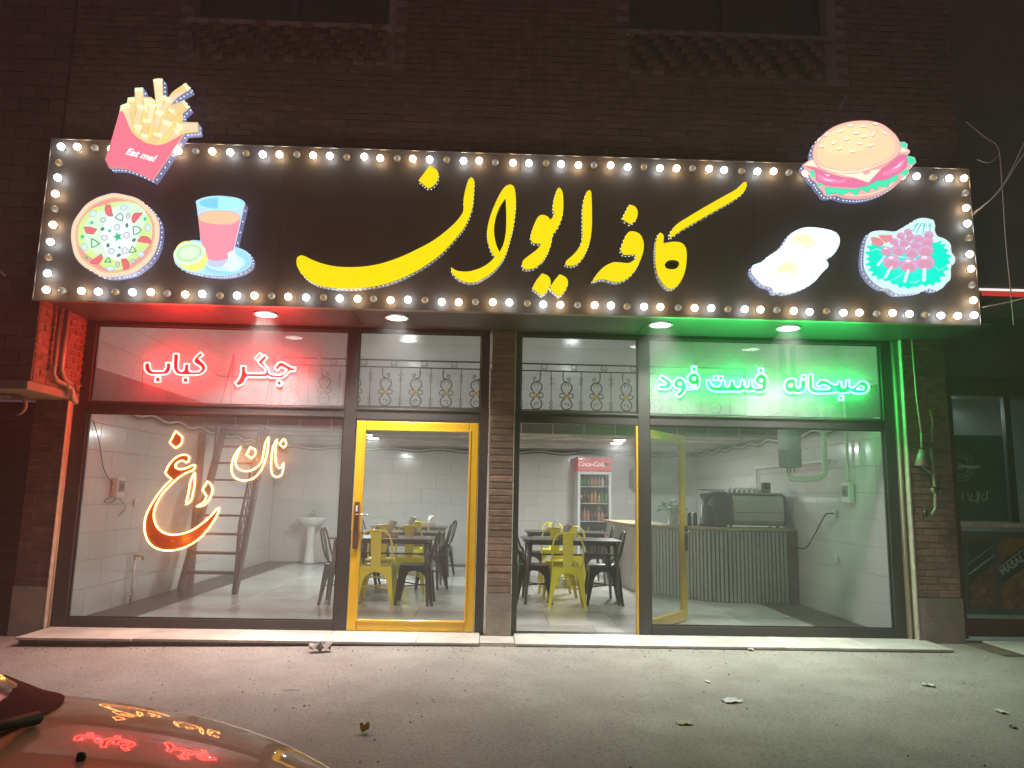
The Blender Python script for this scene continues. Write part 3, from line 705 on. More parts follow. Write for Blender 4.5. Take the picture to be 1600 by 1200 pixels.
def tissue(x, y, label, s=1.0):
    t = thing('tissue_box', label, 'tissue box', (x, y, FL + .755 * SC + .002), group='tissue boxes on the cafe tables')
    bevel(MB().box(-.11, .11, -.06, .06, 0, .075).build('box', M['tbox'], t), .008, 2)
    m = MB(); rnd = random.Random(int(x * 100 + y * 10)); n = 10
    for L in range(3):
        vs = []; hh = .05 + .045 * L
        for k in range(n):
            a = 2 * math.pi * k / n + L; r = (.022 if k % 2 else .062) * rnd.uniform(.7, 1.2)
            vs += [(.4 * r * math.cos(a) , .3 * r * math.sin(a), .07), (r * math.cos(a) + .02 * L, r * math.sin(a) * .7, .07 + hh * rnd.uniform(.7, 1.2))]
        m.add(vs, [(2 * k, 2 * ((k + 1) % n), 2 * ((k + 1) % n) + 1, 2 * k + 1) for k in range(n)], True)
    m.build('tissue', M['tissue'], t)
tissue(-1.30, 2.10, 'tissue box on the nearest table of the left row'); tissue(-1.2, 3.75, 'tissue box on the middle table of the left row')
tissue(-1.05, 5.6, 'tissue box on the farthest table of the left row'); tissue(1.10, 2.45, 'tissue box on the table inside the open doorway'); tissue(1.12, 4.6, 'tissue box on the table in front of the fridge')

# sink
sk = thing('pedestal_sink', 'white pedestal sink against the back wall at left', 'sink', (-3.60, YB - .30, FL))
MB().lathe([(.11, 0), (.13, .02), (.10, .06), (.075, .35), (.085, .70), (.12, .76)], n=20).build('pedestal', M['porc'], sk)
b = MB().lathe([(.0001, .72), (.14, .74), (.25, .82), (.29, .90), (.29, .925), (.25, .925), (.2, .86), (.0001, .84)], n=28).build('basin', M['porc'], sk); b.scale = (1, .78, 1)
MB().tube([(0, .2, .92), (0, .2, 1.03), (0, .14, 1.06), (0, .08, 1.04), (0, .06, 1.0)], .014).tube([(-.06, .2, .95), (.06, .2, .95)], .018).build('tap', M['chrome'], sk)
sk2 = tag(bevel(MB().box(-3.72, -3.64, YB - .22, YB - .17, 1.0, 1.05).build('soap_bar_box', M['gold']), .008), 'small yellow soap box on the rim of the white sink', 'soap')

# fridge
fg = thing('drinks_fridge', 'tall glass door drinks fridge with red cola header against the back wall', 'fridge', (2.17, YB - .36, FL))
FWd, FH = .345, 2.26
zb = 2.03 - FL; z0 = .18
MB().box(-FWd, -FWd + .04, -.28, .33, .02, zb).box(FWd - .04, FWd, -.28, .33, .02, zb).box(-FWd + .04, FWd - .04, .29, .33, .02, zb).box(-FWd + .04, FWd - .04, -.28, .289, .02, z0).build('cabinet', M['fr_body'], fg)
MB().box(-FWd + .041, FWd - .041, .25, .285, z0, zb).build('interior_back', M['fr_in'], fg)
bevel(MB().box(-FWd, FWd, -.31, .33, zb + .004, FH - .02).build('header', M['fr_red'], fg), .01, 2)
MB().box(-FWd - .003, FWd + .003, -.315, .333, FH - .018, FH).build('header_cap', M['fr_body'], fg)
lettering('lettering', 'Coca-Cola', .128, M['white_l'], fg, (-.075, -.314, (zb + FH) / 2 - .005), (R(90), 0, R(0)), shear=.35, bold=.001)
MB().box(.20, .29, -.3165, -.3125, (zb + FH) / 2 - .03, (zb + FH) / 2 + .03).build('thermometer', M['black'], fg)
d = MB(); d.box(-FWd, -FWd + .055, -.33, -.285, .14, zb).box(FWd - .055, FWd, -.33, -.285, .14, zb).box(-FWd + .055, FWd - .055, -.33, -.285, zb - .06, zb).box(-FWd + .055, FWd - .055, -.33, -.285, .14, .2)
dd = bevel(d.build('door_frame', M['fr_body'], fg), .005); MB().box(-FWd + .056, FWd - .056, -.31, -.304, .2, zb - .06).build('pane', M['glass_d'], dd)
shelf_z = [.2, .58, .96, 1.32, 1.66]
bcol = [mat('cola_bottle', (.12, .02, .015), .15, coat=.5), mat('orange_soda', (.6, .2, .03), .2, coat=.5), mat('water_bottle', (.5, .6, .65), .1), mat('green_bottle', (.06, .22, .06), .15), mat('salmon_can', (.55, .22, .16), .3)]
bt = [MB().lathe([(.0001, 0), (.03, 0), (.032, .02), (.032, .13), (.012, .18), (.012, .205), (.0001, .205)], n=9).mesh('bottle', m) for m in bcol]
for si, z in enumerate(shelf_z):
    MB().box(-FWd + .045, FWd - .045, -.24, .245, z - .014, z).build('shelf', M['white_p'], fg)
    for k in range(8):
        if random.random() < (.25 if si == 4 else .04): continue
        c = [2, 0, 1, 3, 4][(si * 2 + k // 3) % 5] if si != 2 else [0, 4, 4, 0][k % 4]
        o = link('bottle', bt[c], fg, (-.255 + k * .073, -.2 + random.uniform(-.01, .01), z + .001)); o.scale = (1, 1, random.uniform(.85, 1.3) if si != 4 else .9)

# sockets and meter boxes on the walls
def socket_plate(loc, wall, label, n=2):
    t = thing('wall_socket', label, 'socket', loc)
    t.rotation_euler = (0, 0, {'back': 0, 'left': R(90), 'right': R(-90)}[wall])
    for k in range(n):
        x = (k - (n - 1) / 2) * .092
        p = bevel(MB().box(x - .044, x + .044, -.014, -.001, -.044, .044).build('plate', M['white_p'], t), .004, 2)
        MB().lathe([(.022, -.0145), (.026, -.017), (.018, -.0145), (.0001, -.012)], (x, 0, 0), 12, 'y').build('socket_well', M['grout'], p)
socket_plate((-.875, YB - .001, 1.42), 'back', 'double socket on the back wall seen through the yellow door')
socket_plate((1.12, YB - .001, 1.41), 'back', 'double socket on the back wall left of the fridge')
socket_plate((3.05, YB - .001, 1.42), 'back', 'double socket on the back wall right of the fridge')
socket_plate((XL + .012, 1.66, 1.33), 'left', 'single socket on the left wall by the orange neon', 1)
socket_plate((XR - .012, 1.40, 1.355), 'right', 'single socket with a black plug on the right wall', 1)
socket_plate((XR - .012, 1.42, .80), 'right', 'small low socket on the right wall near the counter', 1)
def fusebox(loc, wall, label):
    t = thing('fuse_box', label, 'fuse box', loc); t.rotation_euler = (0, 0, {'left': R(90), 'right': R(-90)}[wall])
    bevel(MB().box(-.1, .1, -.07, -.001, -.12, .12).build('case', M['white_p'], t), .008, 2)
    MB().box(-.075, .075, -.074, -.0705, -.05, .085).build('window', M['grey_c'], t)
    MB().box(-.04, .04, -.0765, -.0745, -.02, .04).build('breaker', M['ladder'], t)
fusebox((XL + .011, 1.12, 1.51), 'left', 'small fuse box on the left tiled wall'); fusebox((XR - .011, .97, 1.62), 'right', 'fuse box on the right tiled wall')
def cable(name, pts, r, m, label, cat='cable', n=6):
    P = smooth3(pts); o = MB().tube(P, r, n).build(name, m); return tag(o, label, cat)
def smooth3(pts, n=6):
    P = [Vector(p) for p in pts]; out = []
    for i in range(len(P) - 1):
        p0 = P[max(i - 1, 0)]; p1 = P[i]; p2 = P[i + 1]; p3 = P[min(i + 2, len(P) - 1)]
        for k in range(n):
            t = k / n; out.append(.5 * ((2 * p1) + (p2 - p0) * t + (2 * p0 - 5 * p1 + 4 * p2 - p3) * t * t + (3 * p1 - p0 - 3 * p2 + p3) * t ** 3))
    return out + [P[-1]]
xl = XL + .022
cable('wall_cable', [onX(145, 655, xl), onX(155, 690, xl), onX(163, 735, xl), onX(183, 765, xl)], .005, M['cable'], 'thin dark cable hanging down the left wall to the fuse box')
cable('loose_wires', [onX(188, 772, xl), onX(175, 785, xl), onX(163, 783, xl), onX(180, 775, xl), onX(196, 792, xl), onX(186, 806, xl)], .004, M['cable'], 'tangle of thin loose wires below the left fuse box')
cable('power_cord', [(XR - .03, 1.40, 1.36), (XR - .1, 1.45, 1.35), onX(1285, 812, XR - .08), onX(1270, 840, XR - .06), onX(1256, 857, XR - .06), (4.3, 2.7, .9)], .009, M['cable'], 'black power cord drooping from the right wall socket to the counter')
# tap on the left wall
tp = thing('wall_tap', 'brass tap on a white standpipe against the left wall', 'tap', (XL + .05, 1.70, FL))
MB().tube([(0, 0, 0), (0, 0, .54)], .018).tube([(0, 0, .12), (0, -.08, .12)], .014).build('standpipe', M['white_p'], tp)
MB().tube([(0, 0, .54), (0, 0, .58), (.02, .04, .59), (.05, .10, .58), (.055, .11, .53)], .014).tube([(.0, -.05, .60), (0, .05, .60)], .008).build('tap', M['brassy'], tp)

# right wall heater and pipes
ht = thing('hanging_water_heater', 'grey cylindrical tank hung on pipes near the right wall', 'water heater', (3.86, 1.35, 0))
MB().lathe([(.0001, 1.93), (.13, 1.93), (.14, 1.945), (.14, 2.14), (.152, 2.145), (.152, 2.155), (.14, 2.16), (.14, 2.5), (.0001, 2.5)], n=24).build('tank', M['grey_c'], ht)
MB().tube([(-.05, 0, 2.5), (-.05, 0, 4.2)], .045, 12).build('pipe', M['grey_c'], ht); MB().tube([(.09, 0, 2.5), (.09, 0, 4.2)], .035, 12).build('pipe', M['grey_c'], ht)
for x in (-.04, .0, .05): MB().tube([(x, 0, 1.93), (x, 0, 1.86)], .012).build('outlet', M['brassy'], ht)
hp2 = [(3.86 - .04, 1.35, 1.87), (3.86 - .02, 1.33, 1.80), (3.95, 1.3, 1.78), (4.12, 1.2, 1.79), (4.2, 1.15, 1.84), (4.21, 1.14, 2.0), (4.21, 1.14, 2.45), (4.21, 1.14, 3.1)]
cable('white_pipe', hp2, .035, M['white_p'], 'thick white elbow pipe under the grey tank', 'pipe', 10)
cable('thin_white_pipe', [(XR - .04, .95, 1.75), (XR - .04, .95, 2.6), (XR - .04, .95, 3.2)], .018, M['white_p'], 'thin white pipe up the right wall beside the grey tank', 'pipe')
cable('long_white_pipe', [(XR - .05, 1.4, 2.03), (XR - .05, 3.0, 2.03), (XR - .05, 4.0, 2.03), (XR - .05, 4.05, 1.99), (XR - .05, 4.05, 1.5)], .024, M['white_p'], 'white pipe running along the right wall above the coffee machine', 'pipe')

# ------------------------------------------------------------------ counter
ct = thing('slatted_counter', 'curved bar counter with grey vertical slats and wooden top', 'counter')
path = [Vector((4.30, 2.62, 0)), Vector((3.45, 2.62, 0)), Vector((3.18, 2.74, 0)), Vector((2.95, 2.98, 0)), Vector((2.66, 3.28, 0)), Vector((2.46, 3.46, 0))]
pth = [path[0]] + [v for v in smooth3([path[1], path[2], path[3], path[4], path[5]], 8)]
ends = [Vector((2.30, 3.75, 0)), Vector((2.20, 5.55, 0)), Vector((2.8, 5.55, 0)), Vector((2.85, 3.95, 0)), Vector((3.5, 3.3, 0)), Vector((4.43, 3.3, 0)), Vector((4.43, 2.66, 0))]
def counter_poly(off):
    return [p for p in pth] + ends
base = [Vector((p.x, p.y + .02, FL)) for p in pth] + [Vector((p.x, p.y, FL)) for p in ends]
MB().prism([base], (0, 0, 1.0)).build('body', M['groove'], ct)
# side panel (plain)
MB().prism([[Vector((2.455, 3.455, FL + .01)), Vector((2.29, 3.74, FL + .01)), Vector((2.185, 5.56, FL + .01)), Vector((2.199, 5.56, FL + .01)), Vector((2.305, 3.75, FL + .01)), Vector((2.47, 3.47, FL + .01))]], (0, 0, .98)).build('side_panel', M['slat'], ct)
bevel(MB().box(4.305, 4.435, 2.60, 2.655, FL, 1.07).build('end_panel', M['ladder'], ct), .004)
top = [Vector((4.44, 2.585, 1.072)), Vector((4.3, 2.585, 1.072))] + [Vector((p.x - .015, p.y - .035, 1.072)) for p in pth[1:]] + [Vector((2.24, 3.72, 1.072)), Vector((2.12, 5.6, 1.072)), Vector((2.85, 5.6, 1.072)), Vector((2.9, 4.0, 1.072)), Vector((3.55, 3.36, 1.072)), Vector((4.44, 3.36, 1.072))]
bevel(MB().prism([top], (0, 0, .04)).build('countertop', M['wood'], ct), .005)
# slats laid along the path at even spacing
L = [0]
for a, b in zip(pth, pth[1:]): L.append(L[-1] + (b - a).length)
slm = MB().box(-.019, .019, -.018, .0, 0, .985).mesh('slat', M['slat']); s_ = .03; 
while s_ < L[-1] - .02:
    i = max(j for j in range(len(L) - 1) if L[j] <= s_); t = (s_ - L[i]) / (L[i + 1] - L[i]); p = pth[i].lerp(pth[i + 1], t); dr = (pth[i + 1] - pth[i]).normalized()
    o = link('slat', slm, ct, (p.x, p.y + .012, FL + .008)); o.rotation_euler.z = math.atan2(-dr.y, -dr.x); s_ += .057
ZT = 1.113
cm = thing('espresso_machine', 'large steel espresso machine on the counter', 'coffee machine', (3.93, 2.95, ZT)); cm.scale = (.96, 1, .88)
pr = [(-.14, .03), (-.22, .05), (-.26, .12), (-.265, .30), (-.25, .44), (-.20, .52), (-.1, .55), (.22, .55), (.25, .5), (.25, .03)]
MB().prism([[Vector((-.42, y, z)) for y, z in pr]], (.80, 0, 0)).build('body', M['steelb'], cm)
for x in (-.44, .381): MB().prism([[Vector((x, y * 1.03, z * 1.02)) for y, z in pr]], (.05, 0, 0)).build('side_cheek', M['black'], cm)
MB().box(-.415, .375, -.272, -.262, .245, .252).build('seam', M['black'], cm)
MB().box(-.42, .40, -.2, .22, .552, .575).build('cup_rail', M['steelb'], cm)
for x in (-.38, .34):
    for y in (-.1, .2): MB().lathe([(.025, 0), (.02, .03)], (x, y, 0), 10).build('foot', M['black'], cm)
cupm = MB().lathe([(.0001, 0), (.022, 0), (.036, .065), (.033, .065), (.02, .006), (.0001, .006)], n=12).mesh('coffee_cup', M['porc'])
k = 0
names = ['leftmost', 'second', 'third', 'fourth', 'fifth', 'sixth', 'last']
for r_ in range(2):
    for i in range(7):
        o = link('coffee_cup', cupm, None, (3.56 + i * .075 + r_ * .03, 2.86 + r_ * .1, ZT + .509)); 
        tag(o, '%s cup from the left in the %s row on the espresso machine' % (['first', 'second', 'third', 'fourth', 'fifth', 'sixth', 'last'][i], ['front', 'back'][r_]), 'cup', 'cups on the espresso machine')
gb = thing('black_coffee_canister', 'small black box with two stripes on the right of the cups', 'box', (4.13, 2.92, ZT + .508))
bevel(MB().box(-.055, .055, -.05, .05, 0, .15).build('box', M['black'], gb), .006); MB().box(-.056, .056, -.0515, -.0505, .02, .027).box(-.056, .056, -.0515, -.0505, .04, .047).build('stripe', M['white_p'], gb)
bg = thing('black_pod_machine', 'tall black grinder cabinet left of the espresso machine', 'grinder', (3.42, 3.0, ZT)); bg.scale = (1, 1, .86)
bevel(MB().box(-.10, .11, -.14, .2, 0, .60).build('body', M['black'], bg), .03, 3); bevel(MB().box(-.30, .1, -.1, .1, .615, .63).build('lid', M['black'], bg), .004)
gr = thing('coffee_grinder', 'black coffee grinder with funnel hopper on the counter', 'grinder', (3.24, 2.98, ZT))
MB().lathe([(.0001, 0), (.11, 0), (.11, .02), (.085, .04), (.075, .30), (.05, .32), (.0001, .32)], n=16).build('body', M['black'], gr)
MB().lathe([(.03, .32), (.035, .36), (.10, .46), (.105, .48), (.0001, .485)], n=16).build('hopper', M['black'], gr)
for i, x in enumerate((3.03, 3.10)):
    t = thing('dark_bottle', ['dark jar on the counter, the left of the pair by the grinder', 'brown jar on the counter, the right of the pair by the grinder'][i], 'jar', (x, 3.12 - i * .05, ZT), group='jars on the counter')
    MB().lathe([(.0001, 0), (.034, 0), (.036, .05), (.034, .14), (.026, .16)], n=12).build('jar', M['ladder'] if i else M['black'], t); MB().lathe([(.028, .16), (.030, .165), (.028, .20), (.0001, .20)], n=12).build('lid', M['black'], t)
pl = thing('potted_plant', 'leafy green plant in a white pot on the left of the counter', 'plant', (2.84, 3.36, ZT))
MB().lathe([(.0001, 0), (.09, 0), (.092, .012), (.07, .014), (.098, .18), (.105, .19), (.09, .19), (.085, .15), (.0001, .15)], n=16).build('pot', M['white_p'], pl)
lm = MB().add([(0, 0, 0), (.022, .028, .012), (0, .072, -.004), (-.022, .028, .012)], [(0, 1, 2), (0, 2, 3)], True).mesh('leaf', M['leaf'])
for k in range(70):
    a = random.uniform(0, 6.283); r_ = random.uniform(.02, .2); z = .2 + random.uniform(0, .17) * (1 - r_ * 2.5) + random.uniform(-.02, .04)
    o = link('leaf', lm, pl, (r_ * math.cos(a), r_ * .8 * math.sin(a), z)); o.rotation_euler = (random.uniform(-.9, .5), random.uniform(-.5, .5), a - 1.57); o.scale = [random.uniform(.8, 1.5)] * 3
st_ = MB()
for k in range(12):
    a = k * .55; st_.tube([(0, 0, .14), (.05 * math.cos(a), .05 * math.sin(a), .25), (.15 * math.cos(a), .13 * math.sin(a), .27)], .003, 4)
st_.build('stem', M['leaf'], pl)
# wall cupboard / hatch behind counter on the back wall
hz = thing('extractor_hood', 'grey hood on the back wall behind the counter', 'hood', (3.55, YB - .3, 0))
bevel(MB().box(-.55, .45, -.2, .28, 1.72, 2.12).build('body', M['grey_c'], hz), .01); MB().box(-.2, .25, -.215, -.202, 1.80, 1.98).build('panel', M['steelb'], hz)

# ------------------------------------------------------------------ neon words
YN = -.022
GLOW = {'red_neon': ((1, .012, .02), 12.0), 'green_neon': ((.010, 1, .17), 7.5), 'amber_neon': ((1, .26, .015), 3.2)}
def neon(name, label, loops, scale, ox, oy, tube_m, back_m, closed_holes=(), back=True, r=.0094, corner=50, fills=None):
    t = thing(name, label, 'neon sign')
    # unseen point lamps added before the tubes to widen their halo on glass
    xs_ = [p[0] for l in loops for p in l]; ys_ = [p[1] for l in loops for p in l]; col, pw = GLOW[tube_m.name]
    tall = (max(ys_) - min(ys_)) / scale > 80; n_ = max(2, round((max(xs_) - min(xs_)) / scale / 26))
    spots_ = [(min(xs_) + (max(xs_) - min(xs_)) * (k + .5) / n_, sum(ys_) / len(ys_)) for k in range(n_)]
    if tall: spots_ = [(150, 880), (320, 1010), (520, 940), (180, 680), (400, 420), (560, 640), (360, 180)]
    for sx_, sy_ in spots_:
        pl_ = bpy.data.lights.new('added_neon_glow', 'POINT'); pl_.energy = pw; pl_.color = col; pl_.shadow_soft_size = 0.0
        po_ = bpy.data.objects.new('lamp', pl_); COL.objects.link(po_); po_.parent = t; po_.location = onY(ox + sx_ / scale, oy + sy_ / scale, YN - (.17 if tall else .095))
    for i, lp in enumerate(loops):
        P = smooth(px(lp, scale, ox, oy), 4, True, corner)
        pts = toY(P, YN)
        MB().tube(pts, r, 7, closed=True).build('neon_tube', tube_m, t)
        if back and (fills is None or i in fills): MB().prism([[Vector((p.x, YN + .014, p.z)) for p in pts]], (0, .004, 0)).build('backing_plate', back_m, t)
    for lp in closed_holes:
        P = smooth(px(lp, scale, ox, oy), 4, True, corner); MB().tube(toY(P, YN), r, 7, closed=True).build('neon_tube', tube_m, t)
    return t
a1 = [(95, 158), (92, 205), (108, 243), (150, 268), (285, 268), (322, 250), (338, 215), (340, 158), (292, 158), (290, 205), (270, 235), (175, 235), (150, 215), (142, 158)]
a2 = [(362, 74), (358, 200), (372, 240), (405, 268), (600, 270), (645, 245), (664, 208), (650, 172), (595, 118), (640, 88), (612, 60), (560, 112), (545, 140), (560, 165), (608, 195), (618, 215), (600, 236), (520, 238), (508, 225), (508, 168), (462, 168), (456, 225), (438, 238), (415, 225), (406, 200), (412, 74)]
a3 = [(192, 290), (240, 290), (240, 338), (192, 338)]; a4 = [(450, 296), (498, 296), (498, 342), (450, 342)]
neon('red_neon_word', 'red outline neon word for kebab at the upper left of the left window', [a1, a2, a3, a4], 5.926, 210, 540, M['red_n'], M['red_b'])
b1 = [(985, 188), (985, 250), (965, 310), (933, 345), (955, 380), (1005, 355), (1032, 310), (1045, 292), (1210, 295), (1235, 285), (1260, 300), (1370, 298), (1410, 270), (1442, 240), (1490, 240), (1490, 200), (1465, 203), (1375, 155), (1340, 155), (1295, 207), (1322, 237), (1352, 200), (1382, 207), (1412, 228), (1380, 262), (1340, 270), (1265, 264), (1245, 245), (1240, 215), (1190, 157), (1232, 112), (1208, 85), (1150, 140), (1150, 165), (1208, 215), (1215, 240), (1195, 255), (1045, 255), (1032, 235), (1035, 188)]
b2 = [(1112, 118), (1162, 66), (1186, 82), (1136, 136)]; b3 = [(1320, 325), (1362, 325), (1362, 372), (1320, 372)]
neon('red_neon_word', 'red outline neon word for liver right of the kebab word in the left window', [b1, b2, b3], 5.926, 210, 540, M['red_n'], M['red_b'])
g1 = [(958, 190), (970, 155), (1005, 138), (1037, 145), (1040, 195), (1052, 206), (1068, 200), (1072, 150), (1108, 150), (1108, 205), (1090, 232), (1050, 243), (1020, 237), (990, 241), (965, 222)]
g2 = [(1128, 108), (1125, 205), (1142, 232), (1175, 244), (1300, 240), (1320, 232), (1345, 243), (1400, 238), (1420, 232), (1445, 243), (1505, 243), (1538, 222), (1543, 190), (1520, 162), (1485, 158), (1450, 192), (1428, 206), (1410, 195), (1410, 150), (1385, 152), (1385, 190), (1370, 205), (1355, 195), (1355, 160), (1330, 160), (1328, 182), (1292, 178), (1250, 152), (1210, 148), (1180, 180), (1198, 197), (1225, 182), (1255, 190), (1275, 204), (1262, 214), (1180, 212), (1157, 200), (1155, 108)]
g3 = [(1078, 115), (1108, 115), (1108, 143), (1078, 143)]; g4 = [(1338, 262), (1368, 262), (1368, 290), (1338, 290)]
neon('green_neon_word', 'green outline neon word for breakfast at the right of the right window', [g1, g2, g3, g4], 4.444, 1010, 560, M['grn_n'], M['grn_b'],
     [[(992, 178), (1010, 178), (1010, 196), (992, 196)], [(1458, 215), (1490, 188), (1512, 198), (1508, 215)]], r=.0090)
h1 = [(418, 150), (420, 190), (440, 215), (480, 230), (620, 230), (650, 233), (680, 222), (710, 232), (740, 225), (765, 232), (800, 235), (830, 220), (838, 190), (838, 140), (818, 112), (790, 108), (760, 130), (755, 160), (770, 180), (800, 186), (800, 202), (748, 205), (735, 190), (735, 150), (712, 150), (710, 190), (695, 202), (680, 190), (680, 150), (655, 150), (652, 190), (635, 202), (617, 190), (602, 152), (580, 154), (578, 190), (560, 202), (547, 185), (545, 152), (520, 152), (520, 180), (500, 196), (465, 190), (447, 175), (440, 150)]
h2_ = [(465, 122), (495, 122), (495, 150), (465, 150)]; h3 = [(501, 122), (531, 122), (531, 150), (501, 150)]; h4 = [(780, 70), (812, 70), (812, 98), (780, 98)]
neon('green_neon_word', 'green outline neon word in the middle of the right window', [h1, h2_, h3, h4], 4.444, 1010, 560, M['grn_n'], M['grn_b'], [[(787, 145), (803, 145), (803, 160), (787, 160)]], r=.0090)
i1 = [(105, 115), (88, 138), (140, 172), (126, 184), (85, 182), (85, 212), (130, 215), (165, 205), (179, 180), (165, 155)]
i2 = [(330, 98), (300, 110), (285, 140), (300, 175), (320, 185), (345, 184), (345, 200), (282, 200), (272, 165), (250, 138), (220, 135), (195, 155), (190, 185), (207, 206), (238, 210), (232, 226), (206, 245), (220, 272), (255, 250), (275, 216), (330, 215), (360, 205), (370, 180), (370, 135), (355, 108)]
i3 = [(315, 58), (345, 58), (345, 90), (315, 90)]
neon('green_neon_word', 'green outline neon word for food at the left of the right window', [i1, i2, i3], 4.444, 1010, 560, M['grn_n'], M['grn_b'], [[(224, 168), (240, 168), (240, 184), (224, 184)], [(322, 132), (338, 132), (338, 148), (322, 148)]], r=.0090)
o1 = [(520, 365), (505, 400), (440, 430), (370, 475), (300, 540), (230, 620), (185, 700), (165, 770), (170, 840), (200, 900), (250, 940), (320, 958), (400, 950), (480, 925), (560, 875), (640, 810), (695, 748), (720, 728), (715, 765), (680, 830), (620, 920), (540, 1000), (450, 1055), (360, 1085), (270, 1092), (190, 1075), (130, 1030), (95, 960), (85, 880), (100, 790), (150, 690), (210, 600), (270, 530), (318, 484), (285, 458), (262, 430), (290, 370), (340, 310), (400, 278), (450, 278), (468, 300), (460, 332), (438, 342), (415, 326), (380, 332), (350, 358), (350, 385), (385, 400), (450, 387), (498, 364)]
o2 = [(352, 72), (300, 172), (352, 220), (400, 180), (408, 125)]; o3 = [(514, 425), (478, 500), (460, 600), (438, 703), (480, 668), (500, 600), (515, 500)]
o4 = [(622, 502), (580, 575), (615, 630), (590, 680), (528, 718), (592, 706), (640, 650), (665, 580), (652, 530)]
neon('orange_neon_word', 'large orange neon word for hot on the lower left window', [o1, o2, o3, o4], 5.4545, 210, 660, M['org_n'], M['org_b'], r=.0078, fills=(0, 1))
n1 = [(908, 205), (860, 270), (830, 350), (830, 430), (870, 480), (940, 495), (1010, 478), (1070, 420), (1110, 340), (1135, 240), (1143, 122), (1115, 180), (1100, 260), (1085, 330), (1040, 385), (980, 412), (920, 412), (875, 385), (860, 340), (872, 290)]
n2 = [(988, 210), (955, 275), (998, 308), (1030, 270), (1028, 232)]
n3 = [(1215, 143), (1185, 200), (1168, 300), (1165, 400), (1180, 450), (1215, 468), (1250, 450), (1267, 400), (1269, 345), (1252, 380), (1230, 392), (1210, 360), (1200, 290), (1204, 220)]
n4 = [(1270, 140), (1235, 185), (1272, 215), (1292, 190), (1285, 155)]
neon('orange_neon_word', 'small orange neon word for bread in front of the ladder stair', [n1, n2, n3, n4], 5.4545, 210, 660, M['org_n'], M['org_b'], r=.0074, fills=())
cable('neon_lead', [onY(326, 575, YN), onY(340, 586, YN), onY(355, 588, YN), onY(372, 588, YN)], .003, M['cable'], 'thin lead between the two red neon words')
cable('neon_lead', [onY(223, 606, YN), onY(223, 580, YN), onY(224, 563, YN)], .003, M['cable'], 'thin lead hanging left of the red kebab word')

# ------------------------------------------------------------------ signboard
sb = thing('signboard', 'long dark shop signboard edged with round marquee bulbs', 'signboard')
SX0, SX1, SZ0, SZ1 = -4.40, 4.86, 3.278, 4.912
pj = [SX0, -2.1, .25, 2.6, SX1]
for a, b in zip(pj, pj[1:]): MB().box(a + .0015, b - .0015, YS, YS + .03, SZ0, SZ1).build('panel', M['panel'], sb)
MB().box(SX0, SX1, YS + .031, YW, SZ0 + .004, SZ0 + .03).box(SX0, SX1, YS + .031, YW, SZ1 - .03, SZ1).box(SX0, SX0 + .03, YS + .031, YW, SZ0 + .031, SZ1 - .031).box(SX1 - .03, SX1, YS + .031, YW, SZ0 + .031, SZ1 - .031).build('case', M['panel'], sb)
for r_ in ((SX0 - .012, SX0 - .001, SZ0, SZ1), (SX1 + .001, SX1 + .008, SZ0, SZ1), (SX0 - .012, SX1 + .008, SZ1 + .001, SZ1 + .01), (SX0 - .012, SX1 + .008, SZ0 - .01, SZ0 - .001)):
    bevel(MB().box(r_[0], r_[1], YS - .004, YS + .04, r_[2], r_[3]).build('edge_trim', M['sign_edge'], sb), .002)
gm = [MB().lathe([(.0001, -.088), (.018, -.085), (.031, -.070), (.034, -.052), (.027, -.034), (.016, -.02)], n=14, ax='y').mesh('bulb', M[k]) for k in ('bulb_c', 'bulb_w', 'bulb_oc', 'bulb_ow')]
skm = MB().lathe([(.019, -.03), (.020, 0)], n=10, ax='y').mesh('socket', M['socket'])
pat = [0, 1, 2, 1, 0, 3]
tl_, tr_ = onY(95, 230, YS - .05), onY(1507, 279, YS - .05); bl_, br_ = onY(72, 453.5, YS - .05), onY(1521, 494, YS - .05)
bl_list = []
for i in range(56): bl_list.append((tl_.lerp(tr_, i / 55), i))
for i in range(1, 9): bl_list.append((tl_.lerp(bl_, i / 9), -i)); bl_list.append((tr_.lerp(br_, i / 9), 55 + i))
for i in range(56): bl_list.append((bl_.lerp(br_, i / 55), -(9 + i) if i < 55 else 4))
for p, k in bl_list:
    o = link('bulb', gm[pat[k % 6]], sb, (p.x, YS - .002, p.z)); o.rotation_euler = (random.uniform(-.16, .12), 0, random.uniform(-.14, .14)); o.scale = (1, random.uniform(.93, 1.06), 1); link('socket', skm, o)

# channel letters and pictures
YL = YS - .11
def leds(mb, pts3, step=.028, depth=(.03, .05)):
    acc = 0
    for a, b in zip(pts3, pts3[1:] + pts3[:1]):
        d = b - a; n = d.cross(Vector((0, 1, 0)))
        L_ = d.length; acc += L_
        if acc > step:
            acc = 0; c = (a + b) / 2; nn = n.normalized() * .0012 if n.length > 1e-6 else Vector()
            c2 = Vector((c.x, YL + .05, c.z)); mb.box(c2.x - .004, c2.x + .004, c2.y - .004, c2.y + .004, c2.z - .004, c2.z + .004)
def channel(parent, loops, face_m, side_m, led=True, name='face', corner=55, k=4, y=YL):
    L3 = [toY(smooth(l, k, True, corner), y) for l in loops]
    MB().prism(L3, (0, .008, 0)).build(name, face_m, parent)
    L4 = [[Vector((p.x, y + .0085, p.z)) for p in l] for l in L3]
    MB().prism(L4, (0, YS - y - .0095, 0)).build('return', side_m, parent)
    if led:
        m = MB(); leds(m, L3[0]); m.build('led_strip', M['led'], parent)['kind'] = 'stuff'
def letter(label, loops): 
    t = thing('channel_letter', label, 'sign letter', group='yellow letters of the cafe name')
    channel(t, loops, M['yellow'], M['silver'])
Z4_ = lambda p: px(p, 4.848, 450, 250)
Z5 = lambda p: px(p, 5.714, 740, 270)
Z6 = lambda p: px(p, 5.714, 900, 270)
